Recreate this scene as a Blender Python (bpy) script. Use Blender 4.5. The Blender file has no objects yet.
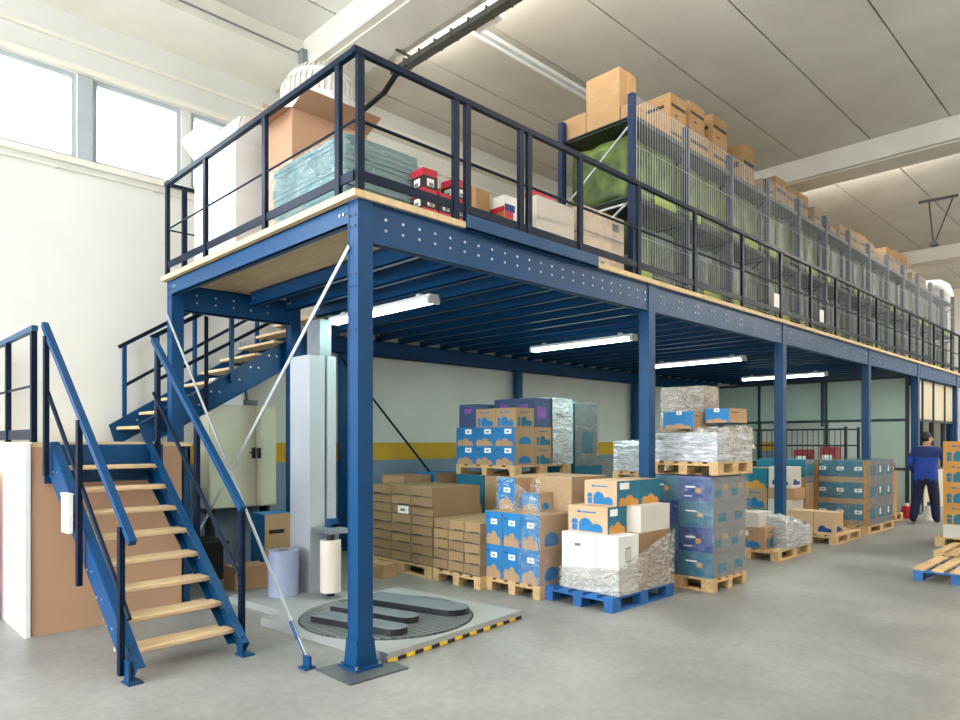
import bpy, bmesh, math, random
from mathutils import Vector, Matrix, noise
COL = bpy.context.scene.collection
WORLD_S, HALL_E, EXPO = 13., 66., -0.12
RND = random.Random(11)
PI = math.pi

# ------------------------------------------------------------------ materials
def lin(c):
    return tuple(((v/255)/12.92 if v/255 <= .04045 else ((v/255+.055)/1.055)**2.4) for v in c) + (1.0,)

MATS = {}
def mat(name, rgb, rough=.6, metal=0., var=.12, scale=6., bump=0., bscale=40., spec=.5, rgb2=None, stretch=None):
    """Principled material with procedural colour variation (object coordinates)."""
    if name in MATS: return MATS[name]
    m = bpy.data.materials.new(name); m.use_nodes = True
    nt = m.node_tree; N = nt.nodes; L = nt.links
    b = N['Principled BSDF']
    b.inputs['Roughness'].default_value = rough
    b.inputs['Metallic'].default_value = metal
    b.inputs['Specular IOR Level'].default_value = spec
    tc = N.new('ShaderNodeTexCoord'); src = tc.outputs['Object']
    if stretch:
        mp = N.new('ShaderNodeMapping'); mp.inputs['Scale'].default_value = stretch
        L.new(src, mp.inputs['Vector']); src = mp.outputs['Vector']
    n = N.new('ShaderNodeTexNoise'); n.inputs['Scale'].default_value = scale; n.inputs['Detail'].default_value = 5
    L.new(src, n.inputs['Vector'])
    r = N.new('ShaderNodeValToRGB')
    c = lin(rgb)
    c2 = lin(rgb2) if rgb2 else tuple(x*(1-var) for x in c[:3])+(1,)
    c1 = c if rgb2 else tuple(min(1, x*(1+var)) for x in c[:3])+(1,)
    r.color_ramp.elements[0].position = .3; r.color_ramp.elements[0].color = c2
    r.color_ramp.elements[1].position = .7; r.color_ramp.elements[1].color = c1
    L.new(n.outputs['Fac'], r.inputs['Fac']); L.new(r.outputs['Color'], b.inputs['Base Color'])
    if bump:
        n2 = N.new('ShaderNodeTexNoise'); n2.inputs['Scale'].default_value = bscale; n2.inputs['Detail'].default_value = 4
        L.new(src, n2.inputs['Vector'])
        bp = N.new('ShaderNodeBump'); bp.inputs['Strength'].default_value = bump; bp.inputs['Distance'].default_value = .02
        L.new(n2.outputs['Fac'], bp.inputs['Height']); L.new(bp.outputs['Normal'], b.inputs['Normal'])
    MATS[name] = m
    return m

def emit(name, rgb, s):
    m = bpy.data.materials.new(name); m.use_nodes = True
    nt = m.node_tree; nt.nodes.clear()
    e = nt.nodes.new('ShaderNodeEmission'); o = nt.nodes.new('ShaderNodeOutputMaterial')
    e.inputs['Color'].default_value = lin(rgb); e.inputs['Strength'].default_value = s
    nt.links.new(e.outputs[0], o.inputs['Surface'])
    return m

def film_mat(name, opac, tint=(235, 238, 240), rough=.12, stretch=(1, 1, 1), scale=7., bump=.9, dark=.35):
    """Crumpled stretch film: part clear, part glossy, part milky."""
    m = bpy.data.materials.new(name); m.use_nodes = True
    nt = m.node_tree; N = nt.nodes; L = nt.links; N.clear()
    out = N.new('ShaderNodeOutputMaterial')
    tc = N.new('ShaderNodeTexCoord'); mp = N.new('ShaderNodeMapping'); mp.inputs['Scale'].default_value = stretch
    L.new(tc.outputs['Object'], mp.inputs['Vector'])
    n1 = N.new('ShaderNodeTexNoise'); n1.inputs['Scale'].default_value = scale; n1.inputs['Detail'].default_value = 6; n1.inputs['Distortion'].default_value = 1.2
    L.new(mp.outputs[0], n1.inputs['Vector'])
    bp = N.new('ShaderNodeBump'); bp.inputs['Strength'].default_value = bump; bp.inputs['Distance'].default_value = .05
    L.new(n1.outputs['Fac'], bp.inputs['Height'])
    gl = N.new('ShaderNodeBsdfPrincipled')
    gl.inputs['Base Color'].default_value = lin(tint); gl.inputs['Roughness'].default_value = rough
    gl.inputs['Specular IOR Level'].default_value = 1.0
    gl.inputs['Metallic'].default_value = dark
    cr = N.new('ShaderNodeValToRGB'); cr.color_ramp.elements[0].position = .32; cr.color_ramp.elements[1].position = .62
    cr.color_ramp.elements[0].color = tuple(v*.55 for v in lin(tint)[:3])+(1,); cr.color_ramp.elements[1].color = lin(tint)  # dark and bright streaks: film reflections painted into the base colour
    n3 = N.new('ShaderNodeTexNoise'); n3.inputs['Scale'].default_value = scale*1.1; n3.inputs['Detail'].default_value = 8; n3.inputs['Distortion'].default_value = 2.
    L.new(mp.outputs[0], n3.inputs['Vector']); L.new(n3.outputs['Fac'], cr.inputs['Fac']); L.new(cr.outputs[0], gl.inputs['Base Color'])
    L.new(bp.outputs['Normal'], gl.inputs['Normal'])
    tr = N.new('ShaderNodeBsdfTransparent')
    mx = N.new('ShaderNodeMixShader')
    rp = N.new('ShaderNodeMapRange')
    rp.inputs['From Min'].default_value = .35; rp.inputs['From Max'].default_value = .7
    rp.inputs['To Min'].default_value = max(0, opac-.25); rp.inputs['To Max'].default_value = min(1, opac+.22)
    L.new(n1.outputs['Fac'], rp.inputs['Value'])
    L.new(rp.outputs[0], mx.inputs[0]); L.new(tr.outputs[0], mx.inputs[1]); L.new(gl.outputs[0], mx.inputs[2])
    L.new(mx.outputs[0], out.inputs['Surface'])
    return m

BLUE = mat('blue_paint', (6, 62, 106), .38, 0, .08, 3, spec=.3)
NAVY = mat('navy_rail_paint', (8, 24, 46), .45, 0, .1, 3, spec=.16)
GALV = mat('galvanised_steel', (190, 194, 200), .35, .7, .1, 12)
STEEL = mat('grey_steel', (138, 146, 154), .4, .5, .1, 8)
MAST = mat('mast_grey_paint', (176, 182, 190), .4, 0, .05, 2)
DARK = mat('black_steel', (30, 32, 36), .5, .2, .15, 6)
PLATE = mat('floor_plate_steel', (92, 96, 100), .5, .5, .15, 6)
RUBBER = mat('grey_rubber', (96, 104, 112), .7, 0, .12, 5, .2)
TREAD = mat('tread_wood', (205, 178, 140), .6, 0, .14, 3, stretch=(2, 14, 14))
DECKW = mat('deck_wood', (205, 180, 140), .65, 0, .12, 3, stretch=(6, 1, 6))
PALW = mat('pallet_wood', (200, 166, 120), .75, 0, .2, 5, .2, stretch=(1, 5, 5))
PALB = mat('pallet_blue_paint', (30, 92, 156), .6, 0, .25, 6, .2)
PALD = mat('pallet_worn_blue', (48, 84, 116), .7, 0, .25, 6, .2)
KRAFT = mat('kraft_card', (172, 138, 104), .75, 0, .07, 3)
KRAFT2 = mat('kraft_card_dark', (142, 115, 84), .8, 0, .1, 3)
KRAFT3 = mat('kraft_card_rack', (152, 120, 82), .8, 0, .1, 3)
TANB = mat('pale_tan_card', (200, 168, 134), .75, 0, .06, 3)
SHEET = mat('brown_sheet_card', (178, 140, 112), .75, 0, .04, 1.5)
WCARD = mat('white_card', (226, 226, 226), .6, 0, .04, 3)
GCARD = mat('greywhite_card', (206, 200, 190), .65, 0, .05, 3)
INKB = mat('blue_ink', (24, 114, 174), .6, 0, .06, 4)
INKT = mat('teal_ink', (18, 104, 132), .6, 0, .06, 4)
INKD = mat('navy_ink', (16, 62, 130), .6, 0, .08, 4)
INKK = mat('black_ink', (30, 26, 24), .6, 0, .1, 4)
PAPER = mat('white_paper', (238, 238, 236), .6, 0, .02, 3)
TAPE = mat('brown_tape', (170, 120, 66), .35, 0, .05, 4)
ORANGE = mat('gold_card', (196, 138, 62), .7, 0, .07, 3)
RED = mat('red_print', (196, 36, 62), .5, 0, .1, 4)
YEL = mat('yellow_print', (232, 190, 40), .5, 0, .05, 4)
LIME = mat('lime_print', (150, 172, 36), .5, 0, .15, 6)
GREYP = mat('grey_print', (116, 118, 122), .6, 0, .1, 5)
TEALF = mat('teal_foam_sheet', (84, 120, 126), .6, 0, .12, 3, stretch=(1, 1, 30))
SILV = film_mat('silver_film', .92, (236, 240, 246), .16, (1, 1, 5), 5, .9, .35)
FILM = film_mat('clear_film', .08, (238, 240, 242), .12, (1, 1, 2), 8, .8, .15)
FILM2 = film_mat('milky_film', .62, (226, 220, 212), .16, (1, 1, 2.5), 8, .9, .2)
FILMG = film_mat('dusty_film', .26, (170, 176, 172), .2, (1, 1, 2), 8, .8, .2)
WRAPD = mat('wrapped_dark_print', (78, 92, 96), .4, 0, .3, 7, rgb2=(150, 146, 130))
GREENP = mat('green_bag_print', (92, 114, 38), .4, 0, .3, 5, rgb2=(30, 46, 26))
GREYG = mat('grey_green_bag', (94, 110, 100), .4, 0, .3, 6, rgb2=(38, 52, 50))
MOTT = mat('mottled_box', (206, 190, 172), .7, 0, .2, 10, rgb2=(180, 162, 148))
LAMPE = emit('tube_light', (236, 252, 250), 9.)
LAMPH = mat('lamp_housing', (214, 216, 216), .4, 0, .03, 3)
CREAMP = mat('beige_enamel', (206, 202, 180), .45, 0, .04, 2)
SKIN = mat('skin', (206, 158, 128), .55, 0, .05, 6)
HAIR = mat('dark_hair', (24, 20, 18), .6, 0, .2, 40)
JACK = mat('royal_blue_cloth', (28, 62, 150), .85, 0, .12, 10, .3)
TROU = mat('dark_navy_cloth', (26, 34, 66), .9, 0, .15, 10, .3)

# ------------------------------------------------------------------ mesh builder
ORG = {}
class MB:
    def __init__(s): s.v = []; s.f = []; s.m = []; s.sm = []
    def add(s, vs, fs, m=0, smooth=False):
        o = len(s.v); s.v += [tuple(v) for v in vs]
        for f in fs: s.f.append(tuple(i+o for i in f)); s.m.append(m); s.sm.append(smooth)
        return s
    def box(s, a, b, m=0):
        x0, y0, z0 = a; x1, y1, z1 = b
        if x0 > x1: x0, x1 = x1, x0
        if y0 > y1: y0, y1 = y1, y0
        if z0 > z1: z0, z1 = z1, z0
        return s.add([(x0,y0,z0),(x1,y0,z0),(x1,y1,z0),(x0,y1,z0),(x0,y0,z1),(x1,y0,z1),(x1,y1,z1),(x0,y1,z1)],
              [(3,2,1,0),(4,5,6,7),(0,1,5,4),(1,2,6,5),(2,3,7,6),(3,0,4,7)], m)
    def bar(s, p, q, w, h, m=0, up=(0,0,1)):
        p = Vector(p); q = Vector(q); d = (q-p).normalized(); u = Vector(up)
        sd = d.cross(u)
        if sd.length < 1e-4: sd = d.cross(Vector((1,0,0)))
        sd.normalize(); u = sd.cross(d).normalized()
        vs = []
        for c in (p, q):
            for a, b in ((-1,-1),(1,-1),(1,1),(-1,1)): vs.append(c+sd*(a*w/2)+u*(b*h/2))
        return s.add(vs, [(0,1,2,3),(7,6,5,4),(0,4,5,1),(1,5,6,2),(2,6,7,3),(3,7,4,0)], m)
    def tube(s, pts, r, n=8, m=0, cap=True):
        P = [Vector(p) for p in pts]; rings = []
        a = None
        for i, p in enumerate(P):
            d = (P[min(i+1, len(P)-1)]-P[max(i-1, 0)]).normalized()
            if a is None:
                a = d.cross(Vector((0,0,1)));
                if a.length < 1e-3: a = d.cross(Vector((1,0,0)))
            a = (a - d*a.dot(d)).normalized(); b = d.cross(a)
            rr = r[i] if isinstance(r, (list, tuple)) else r
            rings.append([p+a*(math.cos(2*PI*k/n)*rr)+b*(math.sin(2*PI*k/n)*rr) for k in range(n)])
        vs = [v for g in rings for v in g]; fs = []
        for i in range(len(P)-1):
            for k in range(n):
                k2 = (k+1) % n
                fs.append((i*n+k, i*n+k2, (i+1)*n+k2, (i+1)*n+k))
        s.add(vs, fs, m, n >= 6)
        if cap:
            o = len(P)-1
            s.add(rings[0], [tuple(range(n))[::-1]], m); s.add(rings[-1], [tuple(range(n))], m)
        return s
    def cyl(s, c, r, h, n=24, m=0, r2=None, mtop=None):
        r2 = r if r2 is None else r2
        x, y, z = c
        A = [(x+r*math.cos(2*PI*k/n), y+r*math.sin(2*PI*k/n), z) for k in range(n)]
        B = [(x+r2*math.cos(2*PI*k/n), y+r2*math.sin(2*PI*k/n), z+h) for k in range(n)]
        s.add(A+B, [(k, (k+1) % n, n+(k+1) % n, n+k) for k in range(n)], m, True)
        s.add(A, [tuple(range(n))[::-1]], m); s.add(B, [tuple(range(n))], m if mtop is None else mtop)
        return s
    def prism(s, pts, z0, z1, m=0, mtop=None):
        n = len(pts)
        A = [(x, y, z0) for x, y in pts]; B = [(x, y, z1) for x, y in pts]
        s.add(A+B, [(k, (k+1) % n, n+(k+1) % n, n+k) for k in range(n)], m)
        s.add(A, [tuple(range(n))[::-1]], m); s.add(B, [tuple(range(n))], m if mtop is None else mtop)
        return s
    def prism_y(s, pts, y0, y1, m=0):        # pts in (x, z)
        n = len(pts)
        A = [(x, y0, z) for x, z in pts]; B = [(x, y1, z) for x, z in pts]
        s.add(A+B, [(k, n+k, n+(k+1) % n, (k+1) % n) for k in range(n)], m)
        s.add(A, [tuple(range(n))], m); s.add(B, [tuple(range(n))[::-1]], m)
        return s
    def prism_x(s, pts, x0, x1, m=0):        # pts in (y, z)
        n = len(pts)
        A = [(x0, y, z) for y, z in pts]; B = [(x1, y, z) for y, z in pts]
        s.add(A+B, [(k, (k+1) % n, n+(k+1) % n, n+k) for k in range(n)], m)
        s.add(A, [tuple(range(n))[::-1]], m); s.add(B, [tuple(range(n))], m)
        return s
    def mesh(s, name, mats, org=(0,0,0)):
        me = bpy.data.meshes.new(name)
        ox, oy, oz = org
        me.from_pydata([(x-ox, y-oy, z-oz) for x, y, z in s.v], [], s.f)
        for m in mats: me.materials.append(m)
        me.polygons.foreach_set('material_index', s.m)
        me.polygons.foreach_set('use_smooth', s.sm)
        me.update()
        return me
    def build(s, name, mats, parent=None, fix=True):
        """one mesh object; coordinates are world coordinates, re-based on the parent's origin"""
        if not isinstance(mats, (list, tuple)): mats = [mats]
        org = ORG.get(parent.name, (0,0,0)) if parent else (0,0,0)
        me = s.mesh(name, mats, org)
        o = bpy.data.objects.new(name, me); COL.objects.link(o)
        if parent: o.parent = parent
        ORG[o.name] = org
        return o

def bevel(o, w=.004, seg=1):
    b = o.modifiers.new('edge', 'BEVEL'); b.width = w; b.segments = seg; b.limit_method = 'ANGLE'
    return o

def tag(o, label=None, cat=None, group=None, kind=None):
    if label: o['label'] = label
    if cat: o['category'] = cat
    if group: o['group'] = group
    if kind: o['kind'] = kind
    return o

def thing(name, label, cat, loc, group=None):
    o = bpy.data.objects.new(name, None); COL.objects.link(o); o.location = loc
    o.empty_display_size = .1
    ORG[o.name] = tuple(loc)
    return tag(o, label, cat, group)

def solo(m, name, label, cat, mats, loc, group=None, kind=None):
    """a top-level thing that is one mesh, origin at its base"""
    if not isinstance(mats, (list, tuple)): mats = [mats]
    me = m.mesh(name, mats, loc)
    o = bpy.data.objects.new(name, me); COL.objects.link(o); o.location = loc
    ORG[o.name] = tuple(loc)
    return tag(o, label, cat, group, kind)

def struct(name, m, mats, label=None, parent=None):
    o = m.build(name, mats, parent)
    if not parent: tag(o, label, None, None, 'structure')
    return o

def copy_thing(root, loc, label=None, group=None):
    r = root.copy(); COL.objects.link(r); r.location = loc
    if label: r['label'] = label
    if group: r['group'] = group
    for ch in list(root.children):
        c = ch.copy(); COL.objects.link(c); c.parent = r
        for g in list(ch.children):
            d = g.copy(); COL.objects.link(d); d.parent = c
    return r

ORD = ['first', 'second', 'third', 'fourth', 'fifth', 'sixth', 'seventh', 'eighth', 'ninth', 'tenth', 'eleventh', 'twelfth', 'thirteenth', 'fourteenth', 'fifteenth', 'sixteenth']

# ------------------------------------------------------------------ camera
FPX, HY = 687., 441.
CAM = Vector((-2.8153, -4.1126, 1.65)); YAW = math.radians(44.463)
cd = bpy.data.cameras.new('camera'); cam = bpy.data.objects.new('camera', cd); COL.objects.link(cam)
cam.location = CAM
cam.rotation_euler = (PI/2, 0, -YAW)
cd.sensor_width = 36; cd.lens = 36*FPX/960; cd.shift_y = (HY-360)/960
cd.clip_end = 200; cd.clip_start = .05
bpy.context.scene.camera = cam

# ------------------------------------------------------------------ setting
def floor_mat():
    m = bpy.data.materials.new('polished_concrete'); m.use_nodes = True
    N = m.node_tree.nodes; L = m.node_tree.links; b = N['Principled BSDF']
    tc = N.new('ShaderNodeTexCoord')
    n1 = N.new('ShaderNodeTexNoise'); n1.inputs['Scale'].default_value = .55; n1.inputs['Detail'].default_value = 9; n1.inputs['Roughness'].default_value = .65
    n2 = N.new('ShaderNodeTexNoise'); n2.inputs['Scale'].default_value = 14; n2.inputs['Detail'].default_value = 6
    L.new(tc.outputs['Object'], n1.inputs['Vector']); L.new(tc.outputs['Object'], n2.inputs['Vector'])
    r = N.new('ShaderNodeValToRGB'); e = r.color_ramp.elements
    e[0].position = .3; e[0].color = lin((110, 110, 107)); e[1].position = .72; e[1].color = lin((158, 157, 154))
    L.new(n1.outputs['Fac'], r.inputs['Fac'])
    mx = N.new('ShaderNodeMixRGB'); mx.blend_type = 'MULTIPLY'; mx.inputs[0].default_value = .5
    r2 = N.new('ShaderNodeValToRGB'); r2.color_ramp.elements[0].color = (.7, .7, .7, 1); r2.color_ramp.elements[0].position = .3; r2.color_ramp.elements[1].position = .65
    L.new(n2.outputs['Fac'], r2.inputs['Fac']); L.new(r.outputs[0], mx.inputs[1]); L.new(r2.outputs[0], mx.inputs[2])
    L.new(mx.outputs[0], b.inputs['Base Color'])
    mr = N.new('ShaderNodeMapRange'); mr.inputs['To Min'].default_value = .28; mr.inputs['To Max'].default_value = .6
    L.new(n1.outputs['Fac'], mr.inputs['Value']); L.new(mr.outputs[0], b.inputs['Roughness'])
    bp = N.new('ShaderNodeBump'); bp.inputs['Strength'].default_value = .08; bp.inputs['Distance'].default_value = .01
    L.new(n2.outputs['Fac'], bp.inputs['Height']); L.new(bp.outputs[0], b.inputs['Normal'])
    return m

def wall_mat():
    """cream upper wall, yellow stripe, grey-blue dado: bands by height"""
    m = bpy.data.materials.new('painted_wall'); m.use_nodes = True
    N = m.node_tree.nodes; L = m.node_tree.links; b = N['Principled BSDF']; b.inputs['Roughness'].default_value = .65
    tc = N.new('ShaderNodeTexCoord'); sx = N.new('ShaderNodeSeparateXYZ'); L.new(tc.outputs['Object'], sx.inputs[0])
    mr = N.new('ShaderNodeMath'); mr.operation = 'DIVIDE'; mr.inputs[1].default_value = 8.
    L.new(sx.outputs['Z'], mr.inputs[0])
    r = N.new('ShaderNodeValToRGB'); r.color_ramp.interpolation = 'CONSTANT'
    e = r.color_ramp.elements
    e[0].position = 0; e[0].color = lin((128, 146, 170))
    e[1].position = 1.335/8; e[1].color = lin((214, 166, 40))
    x = e.new(1.6/8); x.color = lin((220, 219, 213))
    L.new(mr.outputs[0], r.inputs['Fac'])
    n = N.new('ShaderNodeTexNoise'); n.inputs['Scale'].default_value = 1.2; n.inputs['Detail'].default_value = 6
    L.new(tc.outputs['Object'], n.inputs['Vector'])
    r2 = N.new('ShaderNodeValToRGB'); r2.color_ramp.elements[0].color = (.86, .86, .86, 1); r2.color_ramp.elements[0].position = .3; r2.color_ramp.elements[1].position = .7
    L.new(n.outputs['Fac'], r2.inputs['Fac'])
    mx = N.new('ShaderNodeMixRGB'); mx.blend_type = 'MULTIPLY'; mx.inputs[0].default_value = .6
    L.new(r.outputs[0], mx.inputs[1]); L.new(r2.outputs[0], mx.inputs[2]); L.new(mx.outputs[0], b.inputs['Base Color'])
    return m
WALLM = wall_mat()
CONC = mat('ceiling_concrete', (206, 203, 194), .8, 0, .07, 1.2, .15, 30)
CONCB = mat('beam_concrete', (208, 203, 192), .8, 0, .06, 1.5, .3, 40)
SEAM = mat('seam_dark', (70, 66, 60), .9)
PLAST = mat('cream_plaster', (226, 222, 208), .75, 0, .05, 2, .2, 40)
FRAMEW = mat('window_frame_paint', (170, 178, 182), .5, 0, .05, 3)

XW0, XW1, YB, HC = -9., 26., 4.9, 7.0
struct('floor', MB().box((XW0, -11, -.12), (XW1, YB, 0)), floor_mat(), 'grey polished concrete warehouse floor')

# back wall with the strip windows left open
WZ0, WZ1 = 4.93, 5.93
wins = [(-4.2, -.56), (-.39, .64), (.76, 1.82)]
w = MB()
w.box((XW0, YB, 0), (XW1, YB+.25, WZ0)); w.box((XW0, YB, WZ1), (XW1, YB+.25, HC+.2))
xs = [XW0] + [v for p in wins for v in p] + [XW1]
for a, b in zip(xs[0::2], xs[1::2]): w.box((a, YB, WZ0), (b, YB+.25, WZ1))
struct('wall_back', w, WALLM, 'cream back wall with yellow stripe over blue-grey dado')
def glass():
    m = bpy.data.materials.new('window_glass'); m.use_nodes = True
    N = m.node_tree.nodes; L = m.node_tree.links; N.clear()
    o = N.new('ShaderNodeOutputMaterial'); t = N.new('ShaderNodeBsdfTransparent'); g = N.new('ShaderNodeBsdfGlossy'); g.inputs['Roughness'].default_value = .05
    t.inputs[0].default_value = (.92, .95, .95, 1)
    x = N.new('ShaderNodeMixShader'); f = N.new('ShaderNodeFresnel'); f.inputs[0].default_value = 1.45
    L.new(f.outputs[0], x.inputs[0]); L.new(t.outputs[0], x.inputs[1]); L.new(g.outputs[0], x.inputs[2]); L.new(x.outputs[0], o.inputs[0])
    return m
GLASS = glass()
for i, (a, b) in enumerate(wins):
    e = thing('window_%d' % (i+1), ['wide bright strip window pane furthest left on the back wall', 'bright strip window pane right of the thick mullion', 'bright strip window pane half hidden by white cartons'][i], None, ((a+b)/2, YB, WZ0))
    e['kind'] = 'structure'
    f = MB(); t = .05
    f.box((a, YB+.02, WZ0), (b, YB+.12, WZ0+t)); f.box((a, YB+.02, WZ1-t), (b, YB+.12, WZ1))
    f.box((a, YB+.02, WZ0+t), (a+t, YB+.12, WZ1-t)); f.box((b-t, YB+.02, WZ0+t), (b, YB+.12, WZ1-t))
    f.build('window_frame', FRAMEW, e)
    MB().box((a+t, YB+.06, WZ0+t), (b-t, YB+.07, WZ1-t)).build('pane', GLASS, e)
struct('trim_10', MB().box((-.555, YB-.02, WZ0), (-.395, YB+.1, WZ1)), FRAMEW, 'grey mullion between the two bright window panes')
# sill, conduit and plaster bands on the wall
struct('trim_1', MB().box((XW0, YB-.06, 4.86), (2.0, YB, 4.93)), PLAST, 'pale sill ledge running under the strip windows')
c = MB().tube([(XW0, YB-.03, 4.79), (XW1-1, YB-.03, 4.79)], .014, 6)
for k in range(14): c.box((-3+k*1.1, YB-.05, 4.77), (-2.96+k*1.1, YB, 4.81))
struct('trim_2', c, PLAST, 'thin conduit clipped below the window sill')
struct('trim_3', MB().box((XW0, YB-.05, 6.26), (XW1, YB, 6.30)).box((XW0, YB-.08, 5.94), (1.95, YB, 6.0)), PLAST, 'cream ledge along the wall above the windows')
# ceiling: precast slabs along X with open joints, dark backing above
ys = [YB] + [4.49-1.19*k for k in range(0, 14)]
cb = MB()
for a, b in zip(ys[:-1], ys[1:]): cb.box((XW0, b+.012, HC), (XW1, a-.012 if a < YB else a, HC+.15), 0)
cb.box((XW0, -11, HC+.12), (XW1, YB, HC+.3), 1)
struct('ceiling', cb, [CONC, SEAM], 'concrete slab ceiling with long dark joints')
for i, x in enumerate((-6.8, 1.93, 10.65, 19.4)):
    m = MB().box((x, -11, 6.62), (x+.75, YB, HC-.002))
    m.box((x+.1, -11, 6.60), (x+.65, YB, 6.62))
    struct('trim_%d' % (4+i), m, CONCB, ['concrete cross beam left out of view', 'wide concrete cross beam over the near rail corner', 'concrete cross beam above the middle of the rack', 'far concrete cross beam near the end wall'][i])
# long roof edge beam along the wall (left bay only shows its sloping cream underside)
struct('trim_8', MB().prism_x([(4.09, 6.70), (4.09, 6.998), (4.9, 6.998), (4.9, 6.6), (4.25, 6.66)], XW0, 1.93), [PLAST], 'long cream roof edge beam above the left windows')
struct('trim_9', MB().prism_x([(4.72, 6.58), (4.72, 6.66), (4.9, 6.66), (4.9, 6.58)], 2.68, 10.65), [PLAST], 'cream ledge on the wall behind the rack')
FARW = mat('far_wall_paint', (226, 224, 218), .7, 0, .05, 1)
struct('wall_right', MB().box((XW1, -11, 0), (XW1+.2, YB+.25, HC+.3)), FARW, 'pale end wall far beyond the mezzanine')
struct('wall_left', MB().box((XW0-.2, -11, 0), (XW0, -2.6, HC+.3)), FARW, 'unseen pale wall added to narrow the open loading bay on the left')  # added out of view so less daylight reaches the aisle-facing sides
struct('wall_front', MB().box((XW0, -11.2, 0), (XW1, -11, HC+.3)), FARW, 'pale wall of the hall behind the viewpoint')
# far cross partition of grey-green panels
PANEL = mat('partition_panel', (176, 194, 182), .5, 0, .05, 1.5)
PANELB = mat('partition_beige_panel', (198, 190, 168), .5, 0, .05, 1.5)
PFRAME = mat('partition_dark_frame', (36, 48, 54), .5)
XP_ = 15.0
pt = thing('wall_partition', 'grey-green panelled partition crossing the far end under the mezzanine', None, (XP_, 0.2, 0)); pt['kind'] = 'structure'
Ys = [0.22, 1.07, 1.95, 2.95, 3.6, 4.9]
pm = MB(); pg = MB(); pf = MB()
for k, (a, b) in enumerate(zip(Ys[:-1], Ys[1:])):
    pm.box((XP_, a, 2.16), (XP_+.05, b, 3.08))
    if k in (2, 3, 1): pg.box((XP_+.02, a, 1.03), (XP_+.03, b, 2.1))
    else: pm.box((XP_, a, 1.03), (XP_+.05, b, 2.1))
    pm.box((XP_, a, 0.0), (XP_+.05, b, .98))
for y in Ys: pf.box((XP_-.03, y-.03, 0), (XP_+.06, y+.03, 3.1))
for z in (2.1, .98, 3.08): pf.box((XP_-.025, .2, z), (XP_+.055, 4.9, z+.06))
pf.box((XP_-.05, 2.0, 2.0), (XP_-.02, 2.06, 3.1))
pm.build('panel', PANEL, pt); pg.build('pane', GLASS, pt); pf.build('frame', PFRAME, pt)
p2 = thing('wall_office', 'beige panelled office front continuing along the far bay', None, (15.1, .12, 0)); p2['kind'] = 'structure'
pm = MB(); pg = MB(); pf = MB()
Xs = [15.1, 15.75, 16.75, 17.9, 19.0]
for a, b in zip(Xs[:-1], Xs[1:]):
    pm.box((a, .10, 2.16), (b, .15, 3.08)); pg.box((a, .12, 1.0), (b, .13, 2.1)); pm.box((a, .1, 0), (b, .15, .95))
for x in Xs: pf.box((x-.04, .07, 0), (x+.04, .16, 3.1))
for z in (2.1, .95, 3.06): pf.box((15.1, .08, z), (19, .155, z+.06))
pm.build('panel', PANELB, p2); pg.build('pane', GLASS, p2); pf.build('frame', PFRAME, p2)
struct('wall_room', MB().box((19.3, .2, 0), (19.4, 4.9, 3.2)), FARW, 'pale wall inside the glazed room')

# ------------------------------------------------------------------ mezzanine
mz = thing('mezzanine', 'long blue steel mezzanine platform on slim posts', 'mezzanine', (0, 0, 0))
ZB, ZT = 3.09, 3.39
postX = [0.0, 3.84, 7.5, 11.5, 15.0, 18.8]
def post(x, y, top, plate=True, s=.13):
    m = MB(); t = .012
    # H section, web along X
    m.box((x, y, .012), (x+s, y+t, top)); m.box((x, y+s-t, .012), (x+s, y+s, top)); m.box((x+.004, y+t, .012), (x+.03, y+s-t, top))
    m.box((x+s-.03, y+t, .012), (x+s-.02, y+s-t, top))
    # punched holes at the head
    for z in (top-.12, top-.2, top-.55, top-.63, top-.95):
        for yy in (.035, .095): m.box((x-.003, y+yy-.007, z), (x, y+yy+.007, z+.016), 1)
    o = m.build('post', [BLUE, DARK], mz)
    b = MB()
    b.box((x-.05, y-.05, .012), (x+s+.05, y+s+.05, .03))
    b.prism_x([(y-.03, .03), (y+s+.03, .03), (y+s+.002, .22), (y-.002, .22)], x-.012, x-.002)
    b.prism_y([(x-.03, .03), (x+s+.03, .03), (x+s+.002, .22), (x-.002, .22)], y-.012, y-.002)
    for dx, dy in ((-.035, -.035), (s+.035, -.035), (-.035, s+.035), (s+.035, s+.035)):
        b.cyl((x+dx, y+dy, .03), .012, .02, 6, 1)
    b.build('foot', [BLUE, STEEL], o)
    return o
for i, x in enumerate(postX): post(x, 0.0, ZT)
for x, y, t in ((0, 3.5, 3.40), (1.42, 3.5, 3.36), (2.95, 4.71, 2.97), (6.86, 4.71, 2.97), (10.9, 4.71, 2.97), (14.8, 4.71, 2.97)): post(x, y, t)
MB().box((-.2, -.2, 0), (.30, .24, .012)).build('floor_plate', PLATE, mz)
# front channel beams between the posts, with punched bolt pairs
def beam_front(x0, x1, dense):
    m = MB()
    m.box((x0, .012, ZB), (x1, .03, ZT)); m.box((x0, -.0, ZB), (x1, .075, ZB+.016)); m.box((x0, -.0, ZT-.016), (x1, .075, ZT))
    m.box((x0, .03, ZB+.016), (x0+.12, .045, ZT-.016))
    x = x0+.12
    k = 0
    while x < x1-.05:
        for z in (3.205, 3.285):
            for d in ((0,) if dense else (0, .07)):
                m.tube([(x+d, .014, z), (x+d, .002, z)], .011, 6, 1)
        x += .16 if dense else .4
        k += 1
    return m.build('front_beam', [BLUE, GALV], mz)
for i in range(5): beam_front(postX[i]+.13, postX[i+1], i == 0)
beam_front(18.93, 20.4, False)
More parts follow.
